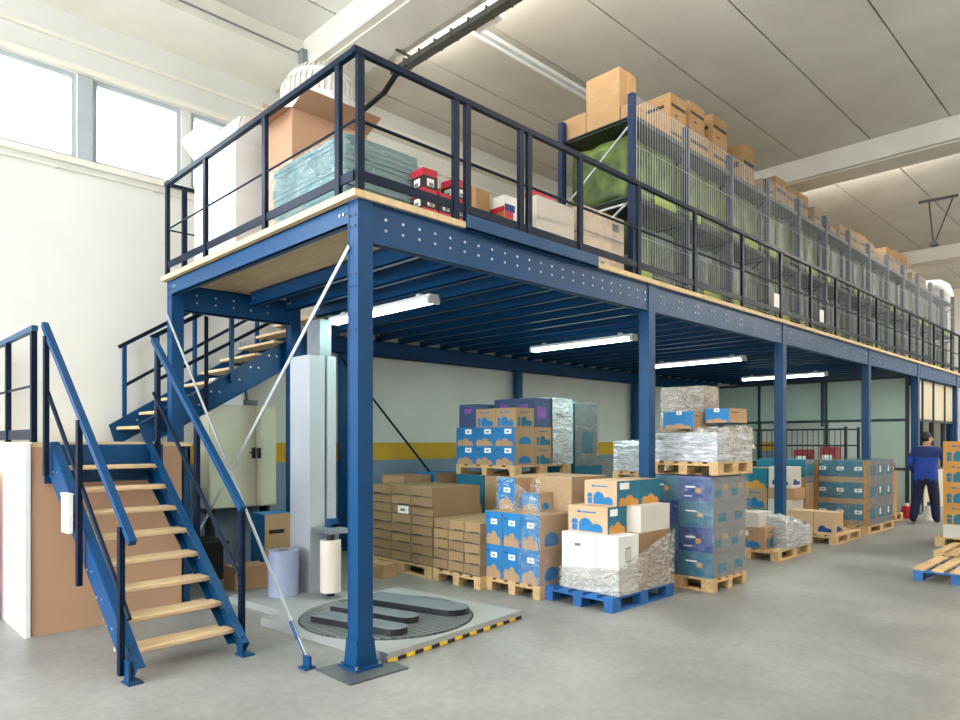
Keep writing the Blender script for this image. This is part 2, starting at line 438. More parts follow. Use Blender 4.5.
# end joist (left end) and joists on .4 m centres
def joist(x, y0, y1):
    m = MB()
    m.box((x, y0, ZB+.135), (x+.012, y1, ZT-.002)); m.box((x, y0, ZB+.135), (x+.06, y1, ZB+.147)); m.box((x, y0, ZT-.014), (x+.06, y1, ZT-.002))
    for y in (y0+.05, y0+.1, y1-.1, y1-.05): m.tube([(x-.006, y, ZB+.22), (x+.002, y, ZB+.22)], .012, 6, 1)
    m.build('joist', [BLUE, GALV], mz)
joist(0.0, .13, 3.5)
x = .9
while x < 20.2:
    if not any(abs(x-p) < .02 for p in postX): joist(x, .03, 3.5 if x < 1.5 else (3.58 if x < 2.28 else 4.78))
    x += .45
def beam_x(name, x0, x1, y, z0, z1, holes=True):
    m = MB()
    m.box((x0, y, z0), (x1, y+.016, z1)); m.box((x0, y, z0), (x1, y+.07, z0+.014)); m.box((x0, y, z1-.014), (x1, y+.07, z1))
    if holes:
        x = x0+.15
        while x < x1-.1:
            for z in (z0+.11, z0+.19): m.tube([(x, y-.006, z), (x, y+.004, z)], .011, 6, 1)
            x += .21
    return m.build(name, [BLUE, GALV], mz)
beam_x('back_beam', .13, 1.42, 3.52, 3.07, 3.36)
beam_x('back_beam', 2.3, 14.9, 4.70, 2.97, 3.224, False)
# deck: three boards side by side, each its own pale wood panel; raw edge shows at the front
MB().box((-.05, -.03, ZT), (1.55, 3.68, 3.44)).build('deck', DECKW, mz)
MB().box((1.552, -.03, ZT), (2.28, 3.58, 3.44)).build('deck', DECKW, mz)
MB().box((2.282, -.03, ZT), (21.6, 4.86, 3.44)).build('deck', DECKW, mz)
# blue kick plate at the gate
o = MB().box((1.03, -.045, 3.385), (2.84, -.031, 3.50)).box((1.03, -.045, 3.385), (2.84, .0, 3.395)).build('kick_plate', BLUE, mz); o['label'] = 'blue steel plate along the deck edge below the gate'
# X bracing
def brace(p, q, wall='x', m_=GALV):
    m = MB(); up = (1, 0, 0) if wall == 'x' else (0, 1, 0)
    m.bar(p, q, .035, .007, 0, up); o = m.build('brace', [m_], mz)
    d = (Vector(q)-Vector(p)).normalized(); a = Vector(q)-d*.35; b = Vector(q)-d*.2
    MB().tube([a, b], .018, 8).tube([b, Vector(q)], .011, 6).build('turnbuckle', BLUE, o)
    return o
brace((-.01, .1, 3.06), (-.01, 3.45, .14)); 
brace((-.035, 3.55, 3.02), (-.215, .33, .05), m_=GALV)
MB().box((-.26, .28, 0), (-.17, .38, .012)).box((-.225, .285, .012), (-.205, .375, .09)).build('brace_foot', BLUE, mz)
brace((2.9, 4.68, 2.9), (5.6, 4.68, .15), 'y', NAVY)

# fluorescent lamps under the deck, one in every bay
def tube_lamp(x, y0, y1, z, label, group):
    t = thing('fluorescent_lamp', label, 'lamp', (x, (y0+y1)/2, z), group)
    MB().box((x-.06, y0, z+.026), (x+.06, y1, z+.06)).box((x-.02, y0+.2, z+.075), (x+.02, y0+.26, ZB+.04)).box((x-.02, y1-.26, z+.075), (x+.02, y1-.2, ZB+.04)).build('housing', LAMPH, t)
    MB().tube([(x-.045, y0+.04, z), (x-.045, y1-.04, z)], .022, 8).tube([(x+.045, y0+.04, z), (x+.045, y1-.04, z)], .022, 8).build('tube', LAMPE, t)
    for y in (y0, y1-.04): MB().box((x-.075, y, z-.028), (x+.075, y+.04, z+.03)).build('end_cap', LAMPH, t)
    return t
for x, lb in ((1.6, 'lit fluorescent strip lamp behind the near corner post'), (5.15, 'lit fluorescent strip lamp left of the second post'), (8.5, 'lit fluorescent strip lamp between the second and third posts'), (12.35, 'farthest lit fluorescent strip lamp, crossing behind the third post')):
    tube_lamp(x, 1.03, 2.85, 3.035, lb, 'strip lamps under the mezzanine')

# ------------------------------------------------------------------ guard rails
def rail_post(m, x, y, z0, z1, w=.045, d=.03): m.box((x-w/2, y-d/2, z0), (x+w/2, y+d/2, z1))
gr = thing('guard_rail', 'long dark blue guard rail along the front deck edge', 'railing', (0, 0, 3.44))
YR = .02; ZR = 4.45
MB().bar((-.03, YR, ZR), (20.3, YR, ZR), .045, .045).build('top_rail', NAVY, gr)
MB().tube([(0, YR, 3.955), (20.3, YR, 3.955)], .013, 6).build('mid_rail', NAVY, gr)
MB().box((.0, YR-.008, 3.53), (20.3, YR+.008, 3.60)).build('toe_rail', NAVY, gr)
for x in (.03, .96, 1.09, 1.75, 1.86, 2.62, 3.66, 4.9, 6.2, 7.46, 8.64, 9.78, 10.99, 12.06, 13.27, 14.4, 15.49, 16.5, 17.4, 18.25, 19.2, 20.2):
    m = MB(); rail_post(m, x, YR, 3.44, ZR-.022, .06, .035); m.build('rail_post', NAVY, gr)
ge = thing('guard_rail', 'short dark blue guard rail across the left end of the deck', 'railing', (0, 1.8, 3.44))
MB().bar((0, .048, ZR), (0, 3.66, ZR), .045, .045).build('top_rail', NAVY, ge)
MB().tube([(0, .04, 3.955), (0, 3.64, 3.955)], .009, 6).build('mid_rail', NAVY, ge)
MB().box((-.008, .05, 3.53), (.008, 3.64, 3.60)).build('toe_rail', NAVY, ge)
for y in (.25, 1.39, 2.62, 3.62):
    m = MB(); m.box((-.018, y-.028, 3.44), (.018, y+.028, ZR-.022)); m.build('rail_post', NAVY, ge)
MB().bar((.025, 3.63, ZR), (.42, 3.63, ZR), .04, .035).build('return_rail', NAVY, ge)
MB().tube([(.0, 3.63, 3.955), (.42, 3.63, 3.955)], .009, 6).build('return_mid_rail', NAVY, ge)
m = MB().box((.16, 3.61, 3.44), (.21, 3.65, ZR-.02)); m.build('rail_post', NAVY, ge)

# ------------------------------------------------------------------ lower staircase (climbs along +Y)
st = thing('staircase', 'lower blue staircase with bare wooden treads rising from the floor', 'staircase', (-.84, .9, 0))
Y0, Y1, ZL = .90, 2.64, 1.62
XL, XR = -1.225, -.395
sl = (ZL)/(Y1-Y0)
def stringer(x, out):
    m = MB(); h = .13
    pts = [(Y0-.05, .10), (Y0+.02, .02), (Y0+.16, .06), (Y1, ZL-.24), (Y1, ZL+.02), (Y1-.05, ZL+.02)]
    m.prism_x(pts, x-.006, x+.006)
    a = Vector((x+out*.03, Y0-.045, .11)); b = Vector((x+out*.03, Y1-.05, ZL+.02)); m.bar(a, b, .06, .01, 0)
    a = Vector((x+out*.03, Y0+.16, .065)); b = Vector((x+out*.03, Y1, ZL-.24)); m.bar(a, b, .06, .01, 0)
    for k in range(8):
        z = .18*(k+1)-.05; y = Y0+(z)/sl+.02
        m.tube([(x-.012, y, z), (x+.012, y, z)], .01, 6, 1); m.tube([(x-.012, y+.1, z), (x+.012, y+.1, z)], .01, 6, 1)
    o = m.build('stringer', [BLUE, GALV], st)
    MB().box((x-.05, Y0-.05, 0), (x+.05, Y0+.08, .012)).box((x-.04, Y0-.02, .012), (x-.028, Y0+.06, .16)).build('foot', [BLUE], o)
stringer(XL, 1); stringer(XR, -1)
st.rotation_euler = (0, 0, math.radians(3.8))
for k in range(8):
    z = .18*(k+1); y = Y0+z/sl-.02
    o = MB().box((XL+.008, y-.02, z-.035), (XR-.008, y+.2, z)).build('tread', [TREAD], st); bevel(o, .006)
def stair_rail(x, ya, yb):
    # sloping hand rail and knee rail with uprights
    zr = lambda y: (y-Y0)*sl
    o = MB().bar((x, ya, zr(ya)+1.02), (x, yb, zr(yb)+1.0), .05, .045).build('hand_rail', BLUE, st)
    MB().tube([(x, ya+.05, zr(ya)+.5), (x, yb, zr(yb)+.5)], .018, 8).build('knee_rail', NAVY, o)
    return zr
zr = stair_rail(XL-.03, .84, 2.66)
stair_rail(XR+.03, 1.0, 2.62)
for x, y, lo in ((XL-.05, .98, .05), (XL-.05, 1.78, .55), (XL-.05, 2.55, 1.36), (XR+.05, 1.05, .1), (XR+.05, 1.8, .7), (XR+.05, 2.58, 1.4)):
    m = MB().box((x-.018, y-.025, lo), (x+.018, y+.025, zr(y)+.99)); m.build('rail_post', NAVY, st)
# white document box hung on the left stringer
d = MB().box((-1.37, 1.9, .93), (-1.335, 2.1, 1.23), 0).box((-1.375, 1.89, 1.23), (-1.33, 2.11, 1.242), 0)
bevel(solo(d, 'document_box', 'white document box hanging on the left stair stringer', 'document box', [PAPER], (-1.35, 2.0, .93)), .004)

# ------------------------------------------------------------------ landing and upper staircase (climbs along +X)
ld = thing('stair_landing', 'blue framed landing at the turn of the stairs', 'landing', (-.8, 3.7, 0))
MB().box((-1.46, 2.655, 1.60), (-.12, 4.84, 1.64)).build('deck', DECKW, ld)
m = MB().box((-1.37, 2.635, 1.29), (-.40, 2.65, 1.62)).box((-1.37, 2.615, 1.29), (-.40, 2.635, 1.302)); 
for z in (1.36, 1.5):
    for x in (-1.33, -.45): m.tube([(x, 2.65, z), (x, 2.626, z)], .012, 6, 1)
m.build('front_beam', [BLUE, GALV], ld)
MB().box((-.14, 2.70, 1.42), (-.12, 4.84, 1.598)).build('side_beam', BLUE, ld)
for x, y in ((-.18, 2.70), (-.18, 4.74), (-1.42, 4.74)):
    MB().box((x, y, 0), (x+.06, y+.06, 1.598)).build('post', BLUE, ld)
for x, y in ((-1.44, 2.68), (-1.44, 3.7), (-1.44, 4.7)):
    MB().box((x-.022, y-.028, 1.64), (x+.022, y+.028, 2.58)).build('rail_post', NAVY, ld)
MB().bar((-1.44, 2.63, 2.6), (-1.44, 4.75, 2.6), .045, .045).build('top_rail', BLUE, ld)
m = MB().tube([(-1.44, 2.68, 2.12), (-1.44, 4.72, 2.12)], .011, 6); m.build('mid_rail', NAVY, ld)
MB().box((-1.448, 2.7, 1.66), (-1.432, 4.7, 1.75)).build('toe_rail', NAVY, ld)
us = thing('staircase', 'upper blue staircase climbing behind the mezzanine from the landing', 'staircase', (-.2, 4.2, 1.64))
ux0, ux1, uz0, uz1 = -.21, 2.25, 1.64, 3.44
us_s = (uz1-uz0)/(ux1-ux0-.15)
yn, yf = 3.72, 4.72
for y in (yn, yf):
    m = MB()
    m.prism_y([(ux0, uz0+.002), (ux0+.1, uz0+.002), (ux1, uz1-.42), (ux1, uz1-.05), (ux0-.06, uz0+.2)], y-.006, y+.006)
    d = -1 if y == yn else 1
    m.bar((ux0-.04, y+d*.03, uz0+.2), (ux1, y+d*.03, uz1-.05), .06, .01, 0); m.bar((ux0+.1, y+d*.03, uz0+.012), (ux1, y+d*.03, uz1-.42), .06, .01, 0)
    for k in range(9):
        x = ux0+.25+k*.24; z = uz0+.1+(x-ux0)*.66
        m.tube([(x, y-.012, z), (x, y+.012, z)], .012, 6, 1); m.tube([(x+.1, y-.012, z), (x+.1, y+.012, z)], .012, 6, 1)
    m.build('stringer', [BLUE, GALV], us)
for k in range(9):
    z = uz0+.18*(k+1); x = ux0+.02+k*.25
    bevel(MB().box((x, yn+.008, z-.035), (x+.24, yf-.008, z)).build('tread', [TREAD], us), .005)
for y in (yn-.04, yf+.03):
    o = MB().bar((ux0+.06, y, uz0+1.13), (1.3 if y < 4 else 2.2, y, uz0+1.13+(1.45-.21 if y < 4 else 2.35-.21)*.70), .045, .045).build('hand_rail', NAVY, us)
    MB().tube([(ux0+.1, y, uz0+.66), (1.25 if y < 4 else 2.2, y, uz0+.66+(1.15 if y < 4 else 2.1)*.70)], .02, 8).build('knee_rail', NAVY, o)
    for x in ((ux0+.12, .75) if y < 4 else (ux0+.12, .75, 1.6)):
        z = uz0+.05+max(0, (x-ux0))*.68
        MB().box((x-.022, y-.022, z), (x+.022, y+.022, uz0+1.07+(x-ux0)*.7)).build('rail_post', BLUE, us)
MB().box((.42, yn-.075, 1.95), (.46, yn-.055, 3.07)).build('hanger', NAVY, us)
# large sheets under the landing
sh = MB().box((-1.46, 2.656, 0.0), (-.22, 2.68, 1.596))
solo(sh, 'cardboard_sheet', 'large plain brown cardboard sheet standing below the landing beam', 'cardboard sheet', [SHEET], (-.83, 2.668, 0))
sh = MB().box((-1.51, 2.64, 0), (-1.47, 4.6, 1.63))  # white paints in the daylight that blows out the brown side
solo(sh, 'overlit_panel', 'tall panel closing the left side of the landing, whitened as if overexposed', 'panel', [WCARD], (-1.49, 3.6, 0))
m = MB().box((-1.98, 3.45, .02), (-1.72, 3.85, 1.26), 0).box((-1.985, 3.44, 1.26), (-1.70, 3.86, 1.44), 1)
for x in (-1.96, -1.78): m.box((x, 3.47, 0), (x+.04, 3.83, .02), 0)
bevel(solo(m, 'red_cabinet', 'red cabinet with a yellow top at the left picture edge', 'cabinet', [mat('red_enamel', (200, 70, 50), .45), YEL], (-1.85, 3.65, 0)), .01)

# ------------------------------------------------------------------ electrical cabinet under the upper stairs
cab = thing('electrical_cabinet', 'beige two door electrical cabinet on the wall below the upper stairs', 'cabinet', (1.3, 4.88, .78))
MB().box((.84, 4.52, .78), (1.76, 4.88, 2.12)).build('body', CREAMP, cab)
for a, b in ((.85, 1.455), (1.465, 1.75)):
    o = bevel(MB().box((a, 4.5, .79), (b, 4.519, 2.11)).build('door', CREAMP, cab), .004)
    if a < 1: MB().box((1.40, 4.47, 1.42), (1.44, 4.499, 1.56)).tube([(1.42, 4.485, 1.5), (1.36, 4.47, 1.5)], .012, 6).build('handle', DARK, o)
    else: MB().box((1.48, 4.47, 1.42), (1.52, 4.499, 1.56)).build('handle', DARK, o)
for x in (.9, 1.66): MB().box((x, 4.6, 0), (x+.05, 4.8, .779)).build('leg', DARK, cab)
m = MB().box((.92, 4.56, 2.121), (1.32, 4.86, 2.46))
bevel(solo(m, 'junction_box', 'grey-white junction box on top of the beige cabinet', 'junction box', [WCARD], (1.12, 4.7, 2.121)), .006)
m = MB().box((1.36, 4.62, 2.121), (1.56, 4.84, 2.2)); m.tube([(1.45, 4.73, 2.2), (1.42, 4.75, 2.5), (1.40, 4.86, 3.0)], .02, 6)
for k in range(5): m.box((1.365+k*.04, 4.61, 2.13), (1.385+k*.04, 4.62, 2.19))
solo(m, 'cable_outlet', 'small grey cable outlet with a rising cable beside the junction box', 'cable outlet', [STEEL], (1.46, 4.73, 2.121))

# ------------------------------------------------------------------ pallet wrapping machine
wm = thing('pallet_wrapper', 'low grey turntable pallet wrapping machine with a tall mast', 'wrapping machine', (1.1, 1.0, 0))
def rot2(x, y, a=math.radians(6), c=(1.0, .92)):
    dx, dy = x-c[0], y-c[1]; return (c[0]+dx*math.cos(a)-dy*math.sin(a), c[1]+dx*math.sin(a)+dy*math.cos(a))
TBASE = mat('wrapper_base_paint', (150, 153, 153), .5, 0, .06, 4)
base = MB()
base.prism([rot2(*p) for p in ((.17, .08), (1.84, .08), (1.84, 1.74), (.17, 1.74))], 0, .075)
base.prism([rot2(*p) for p in ((.45, 1.742), (1.3, 1.742), (1.3, 2.75), (.45, 2.75))], 0, .07)
base.build('base', TBASE, wm)
hz = MB()
for k in range(18):
    a = .17+k*.0927
    hz.prism([rot2(*p) for p in ((a, .072), (a+.0925, .072), (a+.0925, .0795), (a, .0795))], .004, .03, k % 2)
hz.build('warning_strip', [YEL, INKK], wm)
tc = (.93, .90)
def chequer():
    m = bpy.data.materials.new('chequer_plate'); m.use_nodes = True
    N = m.node_tree.nodes; L = m.node_tree.links; b = N['Principled BSDF']; b.inputs['Roughness'].default_value = .45; b.inputs['Metallic'].default_value = .4
    tcn = N.new('ShaderNodeTexCoord'); mp = N.new('ShaderNodeMapping'); mp.inputs['Rotation'].default_value = (0, 0, .785); mp.inputs['Scale'].default_value = (22, 22, 22)
    ck = N.new('ShaderNodeTexChecker'); ck.inputs['Scale'].default_value = 1; ck.inputs['Color1'].default_value = lin((120, 124, 124)); ck.inputs['Color2'].default_value = lin((86, 90, 92))
    L.new(tcn.outputs['Object'], mp.inputs[0]); L.new(mp.outputs[0], ck.inputs['Vector']); L.new(ck.outputs['Color'], b.inputs['Base Color'])
    return m
MB().cyl((tc[0], tc[1], .075), .78, .0004, 48).build('seal_ring', DARK, wm)
tt = MB().cyl((tc[0], tc[1], .0755), .765, .012, 48).build('turntable', chequer(), wm)
def bar_pad(xa, xb, y, wd, lab=None):
    # raised bar with a rounded right end
    pts = [(xa, y-wd/2)] + [(xb+wd/2*math.cos(t), y+wd/2*math.sin(t)) for t in [(-PI/2+PI*k/8) for k in range(9)]] + [(xa, y+wd/2)]
    # bars run along the diagonal towards the picture right
    a = math.radians(-75)
    q = []
    for px, py in pts: q.append((tc[0]+px*math.cos(a)-py*math.sin(a), tc[1]+px*math.sin(a)+py*math.cos(a)))
    MB().prism(q, .0876, .14, 1, 0).build('support_bar', [RUBBER, DARK], tt)
bar_pad(-.50, .46, .36, .32); bar_pad(-.50, .30, -.10, .20); bar_pad(-.40, .42, -.44, .22)
mx, my = 1.03, 2.36
mast = MB().box((mx-.11, my-.14, .0705), (mx+.02, my+.26, 2.55)).box((mx+.02, my-.14, .0705), (mx+.07, my-.10, 2.55)).box((mx+.10, my-.15, .0705), (mx+.2, my-.11, 2.55)).box((mx+.02, my-.08, .0705), (mx+.22, my+.26, 2.5))
mast.build('mast', MAST, wm)
MB().box((mx+.06, my-.06, 2.501), (mx+.2, my+.2, 2.95)).build('mast_head', STEEL, wm)
cg = MB().box((mx+.06, my-.30, .30), (mx+.14, my-.155, .78)).box((mx-.10, my-.52, .712), (mx+.16, my-.155, .75)).box((mx+.04, my-.30, .75), (mx+.14, my-.22, .84), 1)
cg = cg.build('film_carriage', [STEEL, BLUE], wm)
rl = MB().cyl((mx-.06, my-.46, .13), .105, .52, 28).cyl((mx-.06, my-.46, .09), .04, .62, 12, 1)
rl.build('film_roll', [mat('film_roll_white', (226, 216, 206), .3, 0, .03, 3), DARK], wm)
m = MB().cyl((.69, 2.34, .071), .155, .46, 28).cyl((.69, 2.34, .531), .05, .002, 16, 1)
solo(m, 'film_roll', 'thick grey-blue roll of stretch film standing beside the mast', 'film roll', [mat('blue_grey_film', (150, 160, 190), .25, 0, .05, 3), DARK], (.69, 2.34, .071))
# things behind the machine

# ------------------------------------------------------------------ cartons
CART = {}
def arch(u0, u1, v0, v1, n=8):
    c = (u0+u1)/2; r = (u1-u0)/2; k = v1-v0
    pts = [(u0, v0), (u1, v0)]
    for i in range(n+1):
        t = PI*i/n; pts.append((c+r*math.cos(t), v0+k*.45+k*.55*math.sin(t)))
    return pts
def hills(m, v=.06, t=.5):
    return [(arch(.08, .38, v, v+t*.8), m), (arch(.34, .72, v, v+t), m), (arch(.62, .92, v, v+t*.62), m)]
def logo(m):   # dot and arches mark of the tan cartons
    return [([(.10, .05), (.24, .05), (.24, .30), (.10, .30)], m), (arch(.09, .25, .32, .5), m), (arch(.28, .62, .05, .55), m), (arch(.58, .88, .05, .36), m),
            ([(.24, .74), (.34, .74), (.34, .82), (.24, .82)], m), ([(.37, .75), (.72, .75), (.72, .80), (.37, .80)], m)]
def rect(u0, v0, u1, v1, m): return ([(u0, v0), (u1, v0), (u1, v1), (u0, v1)], m)
FULL = lambda m: rect(.0, .0, 1, 1, m)
STY = {
 'plain': (KRAFT, [], []),
 'flat': (KRAFT2, [rect(0, 0, 1, .07, SEAM), rect(.08, .07, .55, .14, SEAM)], []),
 'flat2': (mat('kraft_card_warm', (158, 128, 92), .8, 0, .1, 3), [rect(0, 0, 1, .06, SEAM), rect(.3, .06, .9, .15, SEAM), rect(.97, 0, 1, 1, SEAM)], []),
 'kraftdark': (KRAFT2, [], []),
 'rack': (KRAFT3, [rect(.15, .52, .85, .64, INKK), rect(.1, .8, .3, .84, INKK)], [rect(.05, .55, .95, .66, INKK), rect(.3, .25, .45, .32, INKK)]),
 'rackplain': (KRAFT3, [rect(0, .48, 1, .5, TAPE)], [rect(.45, 0, .55, 1, TAPE)]),
 'bluehill': (KRAFT, [FULL(INKB)] + hills(KRAFT, .0, .42) + [rect(.08, .8, .3, .84, INKD)], [rect(.0, .0, 1, 1, KRAFT), (arch(.2, .8, .1, .5), INKB)]),
 'tanlogo': (TANB, logo(INKB), [FULL(INKT)] + hills(ORANGE, .0, .42)),
 'brownlogo': (KRAFT, logo(INKB), logo(INKT)),
 'goldlogo': (ORANGE, logo(INKT), logo(INKT)),
 'gold': (ORANGE, [], [rect(.46, 0, .54, 1, TAPE)]),
 'tealhill': (KRAFT, [FULL(INKT)] + hills(ORANGE, .0, .4), [FULL(INKT)] + hills(ORANGE, .0, .4)),
 'blueplain': (INKB, hills(KRAFT, .0, .3), [FULL(KRAFT), rect(.1, .7, .5, .76, INKK)]),
 'white': (WCARD, [], [rect(.35, .55, .6, .8, GREYP), rect(.37, .57, .58, .78, GCARD)]),
 'greywhite': (GCARD, [], []),
 'whitelogo': (GCARD, [(arch(.15, .55, .15, .42), INKD), (arch(.5, .85, .15, .32), INKD), (arch(.3, .7, .15, .5), INKD)], [(arch(.15, .55, .15, .42), INKD), (arch(.5, .85, .15, .32), INKD)]),
 'tanblue': (TANB, [(arch(.2, .6, .12, .4), INKD), (arch(.5, .85, .12, .3), INKD)], [(arch(.2, .6, .12, .4), INKD), (arch(.5, .85, .12, .3), INKD)]),
 'blueprint': (INKD, [rect(.2, .55, .5, .62, PAPER), rect(.5, .35, .66, .55, ORANGE), rect(.15, .2, .4, .24, PAPER)], [FULL(GREYP), rect(.1, .2, .5, .5, INKT), rect(.6, .5, .85, .7, KRAFT)]),
 'tealprint': (INKT, [rect(.2, .6, .55, .66, PAPER), rect(.55, .4, .7, .58, ORANGE)], [FULL(GREYP), rect(.3, .2, .8, .55, INKT)]),
 'dusk': (mat('purple_print', (70, 70, 120), .5, 0, .4, 12, rgb2=(40, 84, 110)), [rect(.3, .6, .7, .8, mat('violet_print', (130, 80, 160), .5, 0, .2, 9))], [rect(.2, .3, .7, .7, mat('violet_print', (130, 80, 160), .5))]),
 'redbox': (INKK, [rect(0, .62, 1, 1, RED), rect(.25, .1, .75, .5, PAPER), rect(.3, .12, .6, .3, GREYP)], [rect(0, .62, 1, 1, RED), rect(.25, .1, .75, .5, PAPER), rect(.4, .12, .7, .3, GREYP)]),
 'rainbow': (PAPER, [rect(0, 0, 1, .22, YEL), rect(0, .22, 1, .42, ORANGE), rect(0, .42, 1, .62, RED)], [rect(0, .0, .6, .2, YEL), rect(0, .2, .6, .45, RED), rect(0, .45, .7, .7, INKD)]),
 'grey': (GREYP, [rect(.2, .3, .7, .7, GCARD)], [rect(.2, .3, .7, .7, GCARD)]),
 'mottled': (MOTT, [rect(0, .6, 1, .62, GREYP)], [rect(0, .6, 1, .62, GREYP), rect(.1, .12, .22, .2, GREYP), rect(.42, .1, .5, .2, GREYP), rect(.7, .75, .85, .88, GREYP)]),
 'wrapblue': (INKT, [rect(.0, .0, 1, .25, KRAFT)], [FULL(GREYP), rect(.1, .3, .9, .8, INKT)]),
}
def carton_mesh(dx, dy, dz, style):
    key = (round(dx, 3), round(dy, 3), round(dz, 3), style)
    if key in CART: return CART[key]
    body, nx, ny = STY[style]
    mats = [body, SEAM]; m = MB()
    m.box((-dx/2, -dy/2, 0), (dx/2, dy/2, dz), 0)
    # flap joint and tape on the top, flap joint down the ends
    m.box((-dx/2, -.003, dz), (dx/2, .003, dz+.0008), 1)
    def put(shapes, face):
        for i, (pts, mm) in enumerate(shapes):
            if mm not in mats: mats.append(mm)
            e = .0012+.0007*i
            if face == 'x': P = [(-dx/2-e, dy/2-u*dy, v*dz) for u, v in pts]
            else: P = [(-dx/2+u*dx, -dy/2-e, v*dz) for u, v in pts]
            m.add(P, [tuple(range(len(P)))], mats.index(mm))
    put(nx, 'x'); put(ny, 'y')
    me = m.mesh('carton', mats); CART[key] = (me, mats)
    return CART[key]
LAB = {}
def carton(x, y, z, dx, dy, dz, style, label, group=None, rot=0., name='carton', cat='cardboard box', lab=None, tape=None):
    """x, y: low corner; z: base; lab: sticker (face, u0, v0, u1, v1)"""
    me, _ = carton_mesh(dx, dy, dz, style)
    o = bpy.data.objects.new(name, me); COL.objects.link(o)
    o.location = (x+dx/2, y+dy/2, z); o.rotation_euler = (0, 0, rot)
    tag(o, label, cat, group); ORG[o.name] = (0, 0, 0)
    for q in ([lab] if lab and not isinstance(lab, list) else (lab or [])):
        f, u0, v0, u1, v1 = q
        key = (dx, dy, dz)+tuple(q)
        if key not in LAB:
            e = .012 if False else .0065
            if f == 'x': mm = MB().box((-dx/2-e, dy/2-u1*dy, v0*dz), (-dx/2-.0055, dy/2-u0*dy, v1*dz))
            else: mm = MB().box((-dx/2+u0*dx, -dy/2-e, v0*dz), (-dx/2+u1*dx, -dy/2-.0055, v1*dz))
            w_ = (v1-v0)*dz
            if f == 'x': mm.box((-dx/2-e-.0005, dy/2-(u0*.3+u1*.7)*dy, v0*dz+w_*.3), (-dx/2-e, dy/2-(u0*.75+u1*.25)*dy, v0*dz+w_*.65), 1)
            LAB[key] = mm.mesh('label', [PAPER, GREYP])
        c = bpy.data.objects.new('label', LAB[key]); COL.objects.link(c); c.parent = o; c['label'] = 'white paper sticker'
    if tape:
        key = (dx, dy, dz, 't'+tape)
        if key not in LAB:
            e = .004
            if tape == 'y': mm = MB().box((-.03, -dy/2-e, dz*.6), (.03, -dy/2-.003, dz)).box((-.03, -dy/2-e, dz+.0009), (.03, dy/2, dz+.002))
            else: mm = MB().box((-dx/2-e, -.03, dz*.6), (-dx/2-.003, .03, dz)).box((-dx/2-e, -.03, dz+.0009), (dx/2, .03, dz+.002))
            LAB[key] = mm.mesh('tape', [TAPE])
        c = bpy.data.objects.new('tape', LAB[key]); COL.objects.link(c); c.parent = o; c['label'] = 'brown sealing tape'
    return o

# ------------------------------------------------------------------ pallets
PALM = {}
def pallet(x, y, lx, ly, m_, label, z=0., group=None, deckm=None):
    t = thing('pallet', label, 'pallet', (x, y, z), group)
    key = (lx, ly, m_.name, deckm.name if deckm else '')
    if key not in PALM:
        d = {}
        longx = lx >= ly
        A, B = (lx, ly) if longx else (ly, lx)
        def bx(mm, a0, b0, z0, a1, b1, z1):
            if longx: mm.box((a0, b0, z0), (a1, b1, z1))
            else: mm.box((b0, a0, z0), (b1, a1, z1))
        m = MB(); n = 5; w = B*.145; g = (B-n*w)/(n-1)
        for k in range(n): bx(m, 0, k*(w+g), .122, A, k*(w+g)+w, .144)
        d['deck_boards'] = [m.mesh('deck_boards', [deckm or m_])]
        m = MB()
        for a in (0, A/2-.07, A-.14): bx(m, a, 0, .1, a+.14, B, .1218)
        d['cross_boards'] = [m.mesh('cross_boards', [m_])]
        d['block'] = []
        for a in (0, A/2-.07, A-.14):
            for b in (0, B/2-.05, B-.1):
                m = MB(); bx(m, a, b, .0222, a+.14, b+.1, .0998); d['block'].append(m.mesh('block', [m_]))
        m = MB()
        for b in (0, B/2-.05, B-.1): bx(m, 0, b, .0, A, b+.1, .022)
        d['bottom_boards'] = [m.mesh('bottom_boards', [m_])]
        PALM[key] = d
    for nm, ms in PALM[key].items():
        for me in ms:
            o = bpy.data.objects.new(nm, me); COL.objects.link(o); o.parent = t
    return t

